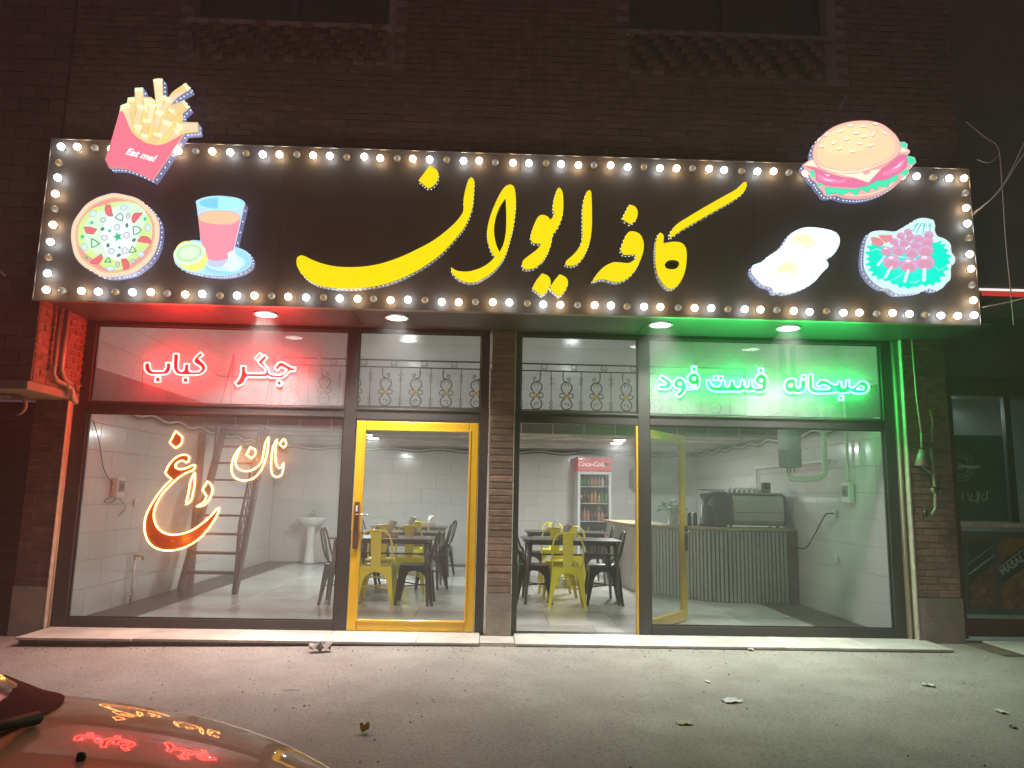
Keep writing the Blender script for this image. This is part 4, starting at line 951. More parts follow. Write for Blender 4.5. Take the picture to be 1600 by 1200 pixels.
letter('long yellow bowl shaped letter at the left end of the cafe name', [Z4_([(95, 723), (68, 745), (68, 800), (110, 870), (180, 925), (280, 960), (420, 972), (560, 968), (700, 945), (830, 905), (960, 845), (1080, 770), (1180, 690), (1280, 580), (1340, 500), (1385, 400), (1400, 330), (1410, 200), (1408, 150), (1390, 130), (1370, 145), (1345, 220), (1330, 300), (1330, 360), (1325, 395), (1280, 460), (1200, 535), (1100, 610), (980, 675), (850, 735), (700, 785), (560, 808), (400, 810), (280, 790), (180, 755), (125, 728)])])
letter('yellow dot above the long bowl shaped letter', [Z4_([(1075, 40), (988, 155), (1065, 215), (1110, 185), (1138, 130), (1130, 80)])])
oo = Z5([(330, 102), (285, 120), (240, 180), (190, 280), (145, 400), (122, 520), (130, 620), (155, 700), (190, 752), (130, 810), (60, 850), (0, 870)])
oo += [(730.5, 424.3), (714, 422.9), (704.7, 417.5), (706, 425.3), (716, 435.6), (730.5, 440.8), (745, 440)]
oo += Z5([(60, 955), (150, 900), (230, 820), (285, 730), (325, 600), (355, 480), (375, 320), (375, 200), (360, 125)])
letter('tall yellow looped letter in the middle left of the cafe name', [oo, Z5([(285, 225), (235, 300), (200, 390), (183, 480), (185, 560), (205, 650), (232, 708), (265, 640), (285, 550), (292, 450), (290, 300)])])
letter('yellow letter with a solid square head above two dots', [Z5([(765, 130), (745, 150), (715, 250), (708, 320), (718, 375), (685, 420), (660, 390), (615, 375), (580, 390), (550, 440), (520, 520), (508, 585), (530, 625), (605, 630), (570, 680), (500, 735), (445, 780), (432, 825), (445, 855), (490, 860), (560, 840), (630, 770), (680, 670), (700, 590), (705, 555), (750, 490), (785, 410), (800, 330), (800, 230), (790, 160)])])
letter('left one of the two yellow dots low in the cafe name', [Z5([(612, 897), (560, 960), (523, 1030), (610, 1097), (660, 1050), (688, 980), (670, 925)])])
letter('right one of the two yellow dots low in the cafe name', [Z5([(768, 905), (715, 970), (678, 1035), (765, 1105), (810, 1060), (843, 985), (825, 935)])])
letter('plain upright yellow stroke letter in the middle of the name', [Z5([(1035, 153), (1010, 170), (985, 240), (972, 330), (972, 480), (970, 590), (940, 670), (880, 740), (825, 790), (820, 822), (880, 828), (935, 805), (985, 740), (1030, 640), (1052, 530), (1057, 400), (1050, 170)])])
letter('yellow dot above the curly letter right of the upright stroke', [Z6([(475, 283), (410, 410), (490, 460), (540, 410), (550, 340), (525, 300)])])
letter('curly yellow letter ending in a wave shaped tail', [Z6([(490, 522), (455, 545), (420, 620), (400, 690), (425, 730), (490, 730), (515, 722), (535, 745), (528, 770), (470, 805), (400, 800), (330, 800), (250, 840), (190, 900), (140, 975), (180, 960), (240, 948), (330, 968), (390, 972), (460, 940), (520, 880), (570, 790), (600, 700), (605, 630), (580, 560), (540, 530)])])
letter('round yellow letter with an oval hole near the right end of the name', [Z6([(755, 532), (735, 550), (715, 620), (708, 720), (715, 840), (740, 930), (790, 1000), (840, 1035), (890, 1020), (940, 960), (975, 870), (988, 760), (980, 670), (940, 625), (870, 615), (780, 630), (782, 560)]), Z6([(790, 820), (820, 785), (870, 776), (915, 790), (925, 815), (900, 850), (855, 862), (805, 850)])])
letter('long slanting yellow stroke at the right end of the name', [Z6([(1515, 78), (1490, 90), (1440, 140), (1300, 220), (1150, 305), (1000, 395), (900, 460), (850, 520), (832, 560), (845, 580), (880, 555), (960, 500), (1100, 420), (1300, 305), (1420, 235), (1490, 180), (1520, 130), (1525, 95)])])

_lm = {}
def LM(rgb, k=1.0):
    k = k * 1.28; key = (rgb, k)
    if key not in _lm: _lm[key] = lit('print_%02x%02x%02x' % rgb, rgb, k)
    return _lm[key]
class Pic:
    """a backlit cut-out picture: outline box plus thin printed layers 1.2 mm apart"""
    def __init__(s, name, label, outline, rgb, scale, ox, oy, cat='lit sign', k=1.0, corner=55, y=YL - .0):
        s.t = thing(name, label, cat); s.s = scale; s.o = (ox, oy); s.y = y; s.n = 0; s.k = k
        channel(s.t, [px(outline, scale, ox, oy)], LM(rgb, k), M['silver_b'], True, 'face', corner, y=y)
    def add(s, name, shapes, rgb, k=None, corner=55, sm=4, raise_=True, line=None):
        if raise_: s.n += 1
        yy = s.y - .0012 * s.n
        for sh in shapes:
            P = px(sh, s.s, *s.o); P = smooth(P, sm, True, corner) if sm else P
            o = MB().sheet([toY(P, yy)]).build(name, LM(rgb, s.k if k is None else k), s.t, fix=False)
        return o
    def ring(s, name, shapes, w, rgb, corner=55, closed=True, sm=4):
        s.n += 1; m = MB(); yy = s.y - .0012 * s.n
        for sh in shapes:
            P = smooth(px(sh, s.s, *s.o), sm, closed, corner); Q = toY(P, yy); N = len(Q); w_ = w / s.s * .0058; vs = []; fs = []
            for i in range(N):
                a = Q[i - 1] if (i or closed) else Q[i]; b = Q[(i + 1) % N] if (i < N - 1 or closed) else Q[i]; d = (b - a)
                nn = Vector((-d.z, 0, d.x)); nn = nn.normalized() * w_ / 2 if nn.length else Vector(); vs += [Q[i] - nn, Q[i] + nn]
            for i in range(N if closed else N - 1): j = (i + 1) % N; fs.append((2 * i, 2 * j, 2 * j + 1, 2 * i + 1))
            m.add(vs, fs)
        return m.build(name, LM(rgb, s.k), s.t, fix=False)
def circ(cx, cy_, r, n=14): return ell(cx, cy_, r, r, n)
# fries
FO = [(90, 880), (130, 760), (230, 410), (243, 345), (305, 320), (315, 268), (382, 262), (385, 172), (462, 168), (468, 262), (540, 262), (590, 300), (588, 250), (562, 90), (600, 78), (655, 80), (662, 245), (712, 265), (770, 200), (890, 122), (935, 180), (800, 260), (740, 320), (725, 345), (780, 330), (870, 292), (922, 360), (850, 425), (862, 480), (835, 510), (1005, 512), (1010, 605), (875, 615), (720, 850), (560, 1085), (400, 1010), (250, 965), (130, 965)]
fp = Pic('fries_sign', 'lit red box of french fries picture at the top left of the signboard', FO, (238, 205, 130), 6.3167, 150, 110, corner=30)
cs = [(236, 214, 165), (244, 226, 180), (246, 214, 180), (232, 204, 146)]
fr_sh = [[(382, 200), (462, 196), (462, 350), (400, 350)], [(568, 110), (655, 108), (668, 400), (600, 400)], [(712, 265), (790, 215), (915, 190), (800, 270), (680, 400), (640, 380)],
         [(305, 330), (385, 320), (390, 450), (330, 500)], [(243, 390), (330, 380), (365, 560), (330, 560)], [(470, 300), (580, 330), (560, 430), (480, 420)], [(830, 520), (1000, 520), (1005, 600), (840, 595)],
         [(760, 350), (880, 310), (900, 370), (720, 520), (650, 520)], [(405, 375), (470, 380), (430, 560), (350, 560)], [(520, 350), (590, 355), (560, 500), (500, 500)], [(590, 440), (660, 440), (620, 560), (560, 560)],
         [(470, 510), (535, 510), (510, 640), (440, 640)], [(655, 520), (745, 550), (650, 690), (590, 650)], [(385, 570), (450, 570), (430, 650), (370, 600)], [(765, 600), (850, 560), (800, 640), (700, 690)], [(560, 650), (640, 650), (600, 720), (520, 700)], [(450, 640), (520, 660), (490, 700), (430, 680)]]
for i, sh in enumerate(fr_sh): fp.add('fry', [sh], cs[i % 4], sm=0); fp.ring('outline', [sh], 7, (208, 180, 124), sm=1)
caps = [[(243, 345), (325, 318), (335, 365), (240, 395)], [(315, 268), (385, 262), (385, 305), (308, 310)], [(382, 172), (465, 168), (465, 205), (382, 208)], [(565, 90), (655, 80), (655, 112), (568, 116)], [(880, 125), (935, 180), (905, 200), (855, 140)], [(405, 340), (490, 345), (475, 385), (405, 372)], [(470, 275), (575, 290), (585, 320), (480, 312)], [(515, 325), (600, 330), (590, 360), (520, 352)],
        [(585, 400), (670, 405), (665, 440), (590, 438)], [(465, 478), (545, 480), (540, 515), (465, 510)], [(655, 480), (755, 515), (740, 550), (650, 522)], [(385, 535), (455, 545), (450, 575), (380, 570)], [(650, 250), (740, 270), (720, 300), (655, 290)], [(715, 365), (780, 395), (765, 425), (715, 395)], [(445, 620), (520, 640), (505, 672), (445, 650)], [(565, 610), (655, 625), (640, 660), (565, 640)], [(768, 570), (825, 590), (805, 640), (770, 600)], [(790, 510), (850, 540), (840, 600), (800, 570)], [(870, 292), (922, 360), (900, 378), (850, 310)]]
fp.add('fry_end', caps, (232, 246, 200), sm=0)
fp.add('box_print', [[(90, 880), (130, 760), (230, 412), (262, 402), (300, 480), (350, 600), (420, 670), (500, 715), (600, 735), (690, 720), (780, 670), (872, 617), (720, 850), (560, 1085), (400, 1010), (250, 965), (130, 965)]], (236, 122, 142), corner=30)
Cc = onY(150 + 440 / 6.3167, 110 + 835 / 6.3167, fp.y - .0012 * (fp.n + 2))
lettering('lettering', 'Eat me!', .096, LM((255, 250, 250), 1.0), fp.t, (Cc.x, Cc.y, Cc.z), (R(90), R(14), 0), shear=.28, ext=.0006, bold=.003)
# pizza
PZ = [(580, 88), (700, 105), (860, 150), (960, 225), (1060, 330), (1110, 430), (1118, 540), (1105, 660), (1060, 790), (980, 900), (880, 980), (800, 1030), (660, 1060), (560, 1072), (430, 1060), (320, 1000), (210, 930), (130, 830), (90, 680), (82, 560), (105, 440), (170, 330), (260, 220), (380, 145), (480, 110)]
pz = Pic('pizza_sign', 'round lit pizza picture at the left of the signboard', PZ, (236, 205, 185), 7.503, 100, 290)
sh = lambda f, pts, c=(600, 580): [(c[0] + (x - c[0]) * f, c[1] + (y - c[1]) * f) for x, y in pts]
pz.add('crust', [sh(.955, PZ)], (240, 222, 180)); pz.add('sauce', [sh(.88, PZ)], (228, 158, 146)); pz.ring('outline', [sh(.9, PZ)], 6, (190, 140, 96))
pz.add('cheese', [[(560, 200), (680, 185), (800, 195), (900, 250), (980, 350), (1030, 450), (1030, 600), (1000, 690), (940, 760), (860, 850), (760, 940), (640, 990), (520, 985), (430, 930), (330, 850), (250, 790), (180, 700), (160, 580), (180, 460), (250, 350), (340, 270), (450, 235)]], (208, 238, 150))
pz.add('cheese', [ell(560, 560, 330, 290, 24), ell(740, 380, 230, 180, 20)], (214, 246, 214)); pz.add('cheese', [ell(640, 600, 200, 280, 22)], (236, 255, 250))
tm = [[(490, 225), (545, 225), (575, 360), (520, 355), (480, 300)], [(925, 320), (830, 320), (795, 370), (800, 425), (822, 442)], [(232, 485), (300, 485), (388, 512), (340, 570), (260, 560)], [(857, 655), (900, 600), (960, 595), (1010, 630), (1020, 680)], [(440, 798), (450, 860), (400, 920), (320, 910), (310, 890)], [(668, 860), (730, 855), (768, 920), (750, 980), (700, 985)]]
pz.add('tomato', tm, (232, 112, 120), corner=60); pz.ring('outline', tm, 6, (150, 80, 90))
ol = [ell(452, 508, 26, 20, 12, -30), ell(738, 466, 18, 27, 12), ell(820, 638, 26, 20, 12, -40), ell(515, 700, 20, 27, 12), ell(643, 816, 28, 19, 12, -30)]
pz.add('olive', ol, (88, 130, 128))
on = [ell(458, 403, 30, 28, 12), ell(624, 488, 32, 35, 12), ell(734, 583, 33, 35, 12), ell(476, 610, 34, 31, 12), ell(556, 770, 38, 33, 12), ell(715, 766, 38, 38, 12), ell(630, 925, 22, 32, 12), ell(812, 888, 32, 28, 12), ell(750, 355, 20, 32, 12)]
pz.ring('onion', on, 12, (168, 160, 190)); pz.ring('onion', [sh(.5, o, (sum(p[0] for p in o) / 12, sum(p[1] for p in o) / 12)) for o in on], 7, (180, 170, 200))
pp = [[(595, 375), (660, 320), (690, 350), (685, 415), (640, 400)], [(810, 480), (870, 485), (905, 520), (870, 560), (815, 572)], [(320, 620), (360, 640), (420, 680), (390, 700), (325, 728)], [(800, 705), (850, 770), (810, 780), (765, 785)], [(525, 840), (550, 900), (510, 895), (475, 895)]]
pz.ring('pepper', pp, 15, (80, 150, 120))
hb = []
for cx, cy_, r_ in [(630, 600, 62), (535, 530, 30), (325, 435, 32), (215, 600, 34), (650, 725, 28), (950, 390, 32), (265, 845, 30)]:
    hb.append([(cx + r_ * (1 if k % 2 else .42) * math.cos(k * .63), cy_ + r_ * (1 if k % 2 else .42) * math.sin(k * .63)) for k in range(10)])
pz.add('herb', hb, (40, 190, 130), sm=0)
ms = [ell(705, 258, 48, 30, 14), ell(340, 330, 44, 36, 14, -30), ell(985, 495, 34, 44, 14), ell(238, 720, 36, 44, 14), ell(545, 970, 50, 32, 14), ell(900, 805, 40, 32, 14)]
pz.add('mushroom', ms, (206, 232, 236)); pz.ring('outline', ms, 6, (130, 160, 170))
# drink
DK = [(345, 180), (420, 145), (520, 125), (640, 120), (760, 135), (870, 170), (918, 210), (800, 715), (900, 750), (970, 800), (998, 870), (985, 940), (900, 1000), (780, 1040), (640, 1058), (500, 1050), (380, 1030), (200, 985), (110, 920), (85, 840), (120, 760), (210, 680), (300, 640), (400, 645), (375, 400)]
dk = Pic('drink_sign', 'lit picture of a red drink in a glass with lime half on a saucer', DK, (178, 226, 246), 7.5, 260, 290, corner=40)
dk.add('saucer', [ell(700, 890, 290, 155, 28)], (160, 216, 240)); dk.add('saucer', [ell(690, 900, 230, 105, 28)], (196, 240, 252))
dk.add('tumbler', [[(345, 190), (918, 215), (790, 760), (700, 930), (560, 955), (470, 900)]], (190, 222, 246), corner=30)
dk.add('tumbler', [[(470, 870), (720, 870), (650, 948), (560, 955), (475, 925)]], (196, 206, 236), corner=30)
dk.add('juice', [[(372, 385), (480, 440), (640, 460), (780, 445), (870, 395), (785, 760), (715, 790), (722, 860), (600, 880), (490, 865), (410, 660)]], (240, 150, 168), corner=30)
dk.add('juice_top', [ell(620, 375, 245, 82, 26)], (244, 200, 160)); dk.ring('outline', [ell(620, 375, 245, 82, 26)], 5, (200, 140, 140))
dk.add('tumbler_rim', [ell(632, 205, 285, 82, 28)], (176, 236, 255)); dk.add('tumbler_rim', [ell(640, 205, 258, 66, 28)], (130, 208, 246)); dk.add('tumbler_rim', [[(612, 140), (720, 145), (840, 165), (895, 205), (840, 250), (730, 270), (600, 270)]], (170, 246, 250))
dk.add('ice_cube', [[(715, 790), (800, 755), (830, 870), (870, 900), (850, 990), (740, 1010), (660, 930), (722, 865)]], (222, 252, 252), sm=0); dk.ring('outline', [[(715, 790), (722, 865), (660, 930), (650, 950)]], 5, (110, 150, 170), closed=False, sm=1)
dk.add('lime_rind', [ell(290, 825, 200, 165, 28, 35)], (238, 236, 130)); dk.add('lime_face', [ell(270, 795, 190, 132, 28, -12)], (226, 250, 216)); dk.add('lime_flesh', [ell(268, 790, 148, 98, 24, -12)], (206, 246, 196)); dk.ring('lime_ring', [ell(266, 788, 140, 90, 24, -12)], 14, (160, 216, 160)); dk.add('lime_flesh', [ell(266, 788, 108, 66, 24, -12)], (220, 255, 214))
# burger
BG = [(115, 590), (170, 545), (235, 520), (225, 440), (260, 330), (340, 240), (440, 160), (560, 105), (700, 72), (880, 65), (1040, 100), (1160, 180), (1240, 270), (1272, 320), (1320, 315), (1360, 345), (1350, 395), (1385, 420), (1380, 450), (1350, 480), (1440, 500), (1462, 560), (1420, 600), (1370, 640), (1378, 700), (1300, 750), (1200, 850), (1060, 930), (900, 985), (760, 1000), (600, 985), (500, 955), (420, 965), (370, 950), (340, 900), (300, 860), (265, 800), (215, 760), (185, 690), (120, 620)]
bu = Pic('burger_sign', 'lit hamburger picture at the top right of the signboard', BG, (232, 178, 168), 7.619, 1240, 180, corner=40)
bu.add('lower_bun', [[(400, 900), (600, 950), (800, 970), (1000, 920), (1150, 830), (1290, 720), (1260, 800), (1060, 930), (900, 985), (760, 1000), (600, 985), (480, 950)]], (226, 166, 160)); bu.add('lower_bun', [[(480, 915), (700, 945), (900, 930), (1100, 850), (1240, 760), (1150, 850), (950, 940), (750, 965), (580, 950)]], (240, 206, 190))
bu.add('ham', [[(120, 600), (250, 620), (420, 690), (620, 740), (860, 720), (1040, 640), (1270, 470), (1350, 470), (1360, 560), (1330, 640), (1200, 730), (1000, 800), (800, 860), (600, 860), (450, 850), (350, 830), (270, 780), (250, 680)]], (226, 120, 160)); 
bu.add('ham_fold', [[(280, 700), (400, 740), (560, 770), (640, 750), (600, 800), (420, 800), (300, 760)], [(1060, 680), (1180, 630), (1280, 540), (1330, 520), (1290, 620), (1180, 690), (1060, 720)]], (246, 140, 180)); bu.add('ham_shine', [[(330, 735), (400, 765), (500, 775), (400, 780)], [(1165, 640), (1240, 600), (1300, 545), (1250, 615)], [(360, 700), (440, 710), (410, 730)]], (255, 226, 240))
lt = [(370, 860), (450, 862), (560, 872), (700, 880), (800, 860), (900, 830), (1000, 780), (1100, 770), (1200, 720), (1240, 700), (1240, 760), (1190, 795), (1150, 790), (1120, 865), (1060, 850), (1000, 845), (990, 905), (940, 870), (905, 870), (890, 925), (840, 900), (795, 880), (745, 960), (700, 930), (660, 910), (580, 950), (510, 925), (440, 940), (390, 950)]
bu.add('lettuce', [lt, [(185, 655), (240, 655), (260, 740), (225, 745)], [(265, 805), (330, 808), (350, 840), (300, 852)], [(1350, 478), (1430, 505), (1455, 560), (1410, 595), (1360, 575)], [(1270, 325), (1330, 322), (1358, 360), (1330, 390), (1280, 375)], [(1255, 700), (1350, 630), (1372, 690), (1330, 715)]], (70, 232, 180)); bu.ring('outline', [lt], 6, (40, 170, 140))
bu.add('cheese_slice', [[(120, 590), (235, 530), (290, 620)], [(480, 690), (700, 700), (1040, 640), (890, 800), (700, 735)], [(1265, 380), (1385, 425), (1260, 440)]], (252, 240, 214), sm=0); bu.add('cheese_hole', [ell(872, 682, 48, 24, 14, -15)], (232, 170, 180))
BN = [(225, 450), (262, 330), (340, 240), (440, 160), (560, 105), (700, 72), (880, 65), (1040, 100), (1160, 180), (1240, 270), (1275, 380), (1240, 480), (1150, 550), (1000, 620), (820, 670), (600, 690), (430, 665), (300, 620), (240, 540)]
bu.add('top_bun', [BN], (242, 196, 176)); bu.ring('outline', [BN], 7, (190, 120, 120)); bu.add('bun_crown', [sh(.88, BN, (700, 330))], (246, 214, 172)); bu.add('bun_crown', [ell(640, 300, 300, 160, 24, -12)], (250, 226, 176))
bu.add('bun_rim', [[(300, 600), (450, 645), (620, 665), (820, 645), (1000, 595), (1150, 520), (1000, 600), (820, 668), (600, 688), (420, 662)]], (255, 236, 200))
ses = [(678, 122, 0), (830, 130, 0), (975, 102, 5), (1085, 212, 30), (545, 192, -15), (395, 225, -50), (750, 210, -8), (845, 250, -20), (950, 220, -60), (330, 368, 5), (483, 325, -40), (634, 282, -20), (785, 335, 5), (920, 355, -20), (545, 395, -15), (698, 430, -10), (300, 295, -50)]
bu.add('sesame_shadow', [ell(x, y + 7, 36, 17, 10, a) for x, y, a in ses], (170, 120, 110), sm=0); bu.add('sesame_seed', [ell(x, y, 34, 15, 10, a) for x, y, a in ses], (255, 246, 226), sm=0)
# eggs
EG = [(-40, 700), (20, 665), (100, 635), (200, 550), (330, 465), (410, 380), (470, 280), (560, 200), (700, 145), (820, 138), (1000, 160), (1150, 205), (1210, 270), (1220, 360), (1180, 460), (1110, 550), (1010, 597), (1050, 650), (1050, 710), (960, 800), (880, 900), (760, 990), (620, 1050), (480, 1085), (400, 1085), (370, 1055), (340, 1085), (270, 1075), (240, 1010), (100, 960), (0, 860), (-50, 790)]
eg = Pic('fried_eggs_sign', 'lit picture of two fried eggs on the right part of the signboard', EG, (226, 252, 255), 9.231, 1180, 340, k=1.15)
eg.add('egg_white', [sh(.9, EG, (600, 640))], (250, 255, 255)); eg.add('yolk', [[(560, 260), (700, 240), (830, 270), (890, 350), (900, 430), (780, 460), (700, 430), (660, 390), (560, 400), (530, 330)], [(290, 780), (350, 680), (480, 630), (600, 660), (640, 760), (590, 850), (450, 890), (320, 860)]], (255, 240, 205)); eg.add('yolk_shade', [ell(700, 310, 130, 52, 16, 10), ell(440, 720, 120, 50, 16, -15)], (255, 228, 180)); eg.add('egg_white', [ell(620, 420, 70, 32, 14), ell(430, 830, 76, 40, 14, 8)], (255, 252, 240))
# kebab
KB = [(250, 260), (380, 240), (550, 252), (680, 185), (740, 150), (830, 95), (930, 85), (1030, 110), (1050, 180), (1045, 240), (1080, 310), (1170, 345), (1240, 410), (1255, 510), (1300, 580), (1290, 650), (1250, 690), (1240, 850), (1190, 900), (1140, 960), (1060, 990), (970, 965), (870, 1010), (700, 1030), (580, 1030), (470, 965), (400, 960), (300, 900), (210, 800), (165, 700), (160, 560), (180, 400), (210, 310)]
kb = Pic('kebab_sign', 'lit picture of meat skewers on lettuce at the right end of the signboard', KB, (222, 255, 252), 8.0, 1330, 330, k=.86)
import itertools
def frill(pts, amp, n, seed):
    rnd = random.Random(seed); P = smooth(pts, n, True, 200); c = (sum(p.x for p in P) / len(P), sum(p.y for p in P) / len(P)); out = []
    for i, p in enumerate(P):
        d = math.hypot(p.x - c[0], p.y - c[1]); f = 1 + (amp if i % 2 else -amp) * rnd.uniform(.5, 1.1); out.append((c[0] + (p.x - c[0]) * f, c[1] + (p.y - c[1]) * f))
    return out
kb.add('lettuce', [frill([(240, 420), (360, 430), (560, 470), (900, 480), (1080, 380), (1180, 450), (1230, 600), (1180, 760), (1060, 900), (880, 930), (660, 960), (470, 880), (300, 820), (220, 700), (200, 560)], .055, 4, 3)], (0, 250, 215), corner=200)
kb.ring('leaf_vein', [[(250, 500), (310, 470), (370, 490)], [(500, 860), (560, 840), (640, 780)], [(730, 880), (800, 890), (860, 860)], [(1050, 690), (1100, 740), (1170, 700)]], 8, (200, 255, 240), closed=False)
kb.add('tomato', [[(250, 325), (350, 340), (410, 400), (370, 435), (290, 420), (255, 370)], [(340, 295), (515, 300), (515, 370), (430, 400), (370, 345)]], (240, 150, 160)); kb.ring('outline', [[(250, 325), (350, 340), (410, 400), (370, 435), (290, 420), (255, 370)]], 6, (210, 110, 120))
kb.add('skewer', [[(525, 680), (500, 670), (400, 830), (415, 845), (440, 835)], [(735, 720), (695, 720), (650, 870), (665, 900), (690, 880)], [(940, 705), (895, 705), (888, 860), (905, 885), (935, 860)], [(430, 560), (415, 550), (315, 670), (325, 690), (350, 680)]], (226, 250, 252), sm=0)
kb.ring('skewer_tip', [[(770, 250), (830, 150)], [(810, 280), (880, 150)], [(890, 290), (920, 150)], [(985, 265), (985, 150)]], 16, (120, 210, 214), closed=False, sm=1); kb.ring('skewer_tip', [[(790, 190), (830, 145), (850, 190)], [(860, 190), (890, 145), (905, 195)], [(915, 190), (935, 145), (945, 190)], [(965, 195), (985, 145), (1005, 195)]], 9, (80, 190, 196), closed=False, sm=1)
chain = [([(712, 260), (620, 310), (540, 385), (440, 500)], [48, 52, 55, 68]), ([(740, 325), (670, 395), (590, 490), (510, 640)], [55, 65, 85, 108]), ([(845, 340), (805, 420), (760, 520), (720, 680)], [55, 66, 85, 108]), ([(970, 300), (950, 385), (935, 490), (925, 640)], [58, 76, 95, 115])]
for pts, rs in chain:
    for i, ((x, y), r_) in enumerate(zip(pts, rs)):
        kb.add('meat', [ell(x, y, r_, r_ * .82, 18)], (226, 178, 216)); kb.ring('outline', [ell(x, y, r_, r_ * .82, 18)], 5, (170, 120, 170))
        kb.add('meat_face', [ell(x - 2, y + r_ * .22, r_ * .78, r_ * .5, 16)], (228, 160, 188))
        if i < 3 and i: kb.ring('onion', [[(x - r_ * .9, y + r_ * .62), (x, y + r_ * .95), (x + r_ * .9, y + r_ * 1.05)]], 18, (214, 246, 248), closed=False)
        if i == 3: kb.add('shine', [ell(x - 10, y - r_ * .55, r_ * .32, r_ * .16, 10)], (255, 240, 252))
kb.add('skewer', [[(525, 690), (495, 685), (405, 825), (415, 845), (440, 835)], [(735, 728), (700, 728), (652, 865), (665, 900), (690, 880)], [(940, 710), (897, 710), (890, 860), (905, 885), (935, 860)]], (226, 250, 252), sm=0)

# ------------------------------------------------------------------ gas pipes
gp = thing('left_gas_pipe', 'painted gas pipes with valve on the brick return at upper left', 'gas pipe')
X = XO + .045
MB().tube([(X, -.62, SOF - .01), (X, -.62, 2.62), (X + .01, -.56, 2.56), (X + .01, -.40, 2.54)], .022).build('pipe', M['gas'], gp)
MB().tube([(X, -.50, SOF - .01), (X, -.50, 2.68), (X, -.42, 2.60), (X, -.30, 2.56)], .027).build('pipe', M['gas'], gp)
MB().tube([(X + .01, -.40, 2.54), (X + .02, -.30, 2.50), (X + .02, -.26, 2.42), (X + .02, -.20, 2.38)], .03).lathe([(.045, -.03), (.05, 0), (.045, .03)], (X + .02, -.3, 2.5), 12, 'x').build('valve', M['gas'], gp)
MB().tube([(X + .05, -.3, 2.5), (X + .09, -.26, 2.56)], .008).build('lever', M['brassy'], gp)
rg = thing('gas_regulator', 'round pale ring bracket under the ledge at far left', 'bracket', (-4.72, -.55, 2.30))
MB().tube([(.09 * math.cos(t * .35), 0, .09 * math.sin(t * .35)) for t in range(-4, 7)], .018, 8).box(-.25, .0, -.02, .02, .095, .112).build('ring', M['plaster'], rg)
g2 = thing('right_gas_pipe', 'gas pipe with valve on the front of the right brick pillar', 'gas pipe')
Yg = -.19
q = lambda x, y, Y=Yg: onY(x, y, Y)
MB().tube([q(1424, 520), q(1432, 620), q(1440, 680)], .010).build('conduit', M['pipe'], g2)
MB().tube([q(1440, 676), q(1440, 700)], .014).tube([q(1440, 702), q(1440, 712), q(1440, 728)], [.02, .045, .07], 12).build('bell_cap', M['gas'], g2)
MB().tube([q(1454, 700), q(1459, 740), q(1462, 770), q(1462, 795), q(1455, 806), q(1446, 805)], .020).tube([q(1440, 728), q(1450, 735), q(1458, 742)], .012).lathe([(.034, -.03), (.04, 0), (.034, .03)], q(1461, 765), 12, 'y').build('pipe', M['gas'], g2)
MB().tube([q(1452, 760, -.24), q(1472, 764, -.24)], .008).tube([q(1446, 797, -.2), q(1446, 808, -.2)], .026, 10).build('valve', M['black'], g2)
MB().tube([q(1456, 690), q(1458, 660), q(1454, 640)], .014).build('riser', M['gas'], g2)
# small bracket on the upper wall above the burger
bk = MB().tube([onY(1311, 170, YW - .05), onY(1322, 150, YW - .01)], .018, 8).build('wall_bracket', M['gas']); tag(bk, 'small metal bracket on the upper wall above the burger sign', 'bracket')

# ------------------------------------------------------------------ right neighbour shop
ns = thing('neighbour_shop', 'dark glazed shopfront with snack posters right of the cafe', 'shop')
MB().box(5.06, 18, -.02, .25, 2.90, 3.62).build('wall_panel', M['plaster_grey'], ns)
bevel(MB().box(5.06, 18, -.06, .2, 2.70, 2.897).build('lintel', mat('brown_lintel', (.13, .07, .05), .6, var=.1), ns), .01)
redf = mat('dull_red_frame', (.12, .022, .02), .5)
MB().box(5.045, 5.12, -.06, .05, .10, 2.697).build('jamb', redf, ns)
for a, b, c, d in ((5.122, 18, .12, .30), (5.122, 18, 1.27, 1.31)): bevel(MB().box(a, b, -.03, .03, c, d).build('rail', redf if c < 1 else M['seal'], ns), .004)
MB().box(5.73, 5.80, -.03, .03, 1.32, 2.697).build('mullion', M['frame'], ns)
MB().box(5.124, 5.728, -.004, .004, 1.32, 2.69).build('pane', M['glass_c'], ns); MB().box(5.802, 18, -.004, .004, 1.32, 2.69).build('pane', M['glass_c'], ns); MB().box(5.124, 18, -.004, .004, .305, 1.265).build('pane', M['glass_c'], ns)
dg = mat('dark_green_poster', (.03, .11, .07), .5, var=.2, scale=3)
po = MB().box(5.14, 5.715, .012, .016, 1.33, 2.27).build('poster', dg, ns)
gy_ = mat('poster_grey', (.62, .66, .60), .6)
fc = onY(1500, 728, 0); fc = (fc.x, fc.z)
for c_, r_ in ((fc, .165), (fc, .13), (fc, .10), (fc, .04)): MB().tube([(c_[0] + r_ * math.cos(k * .3), .010, c_[1] + r_ * math.sin(k * .3)) for k in range(21)], .004, 4, closed=True).build('fan_print', gy_, ns)
MB().tube([(fc[0] - .02, .009, fc[1]), (fc[0] + .15, .009, fc[1] - .01), (fc[0] + .22, .009, fc[1])], .018, 6).build('fan_print', gy_, ns)
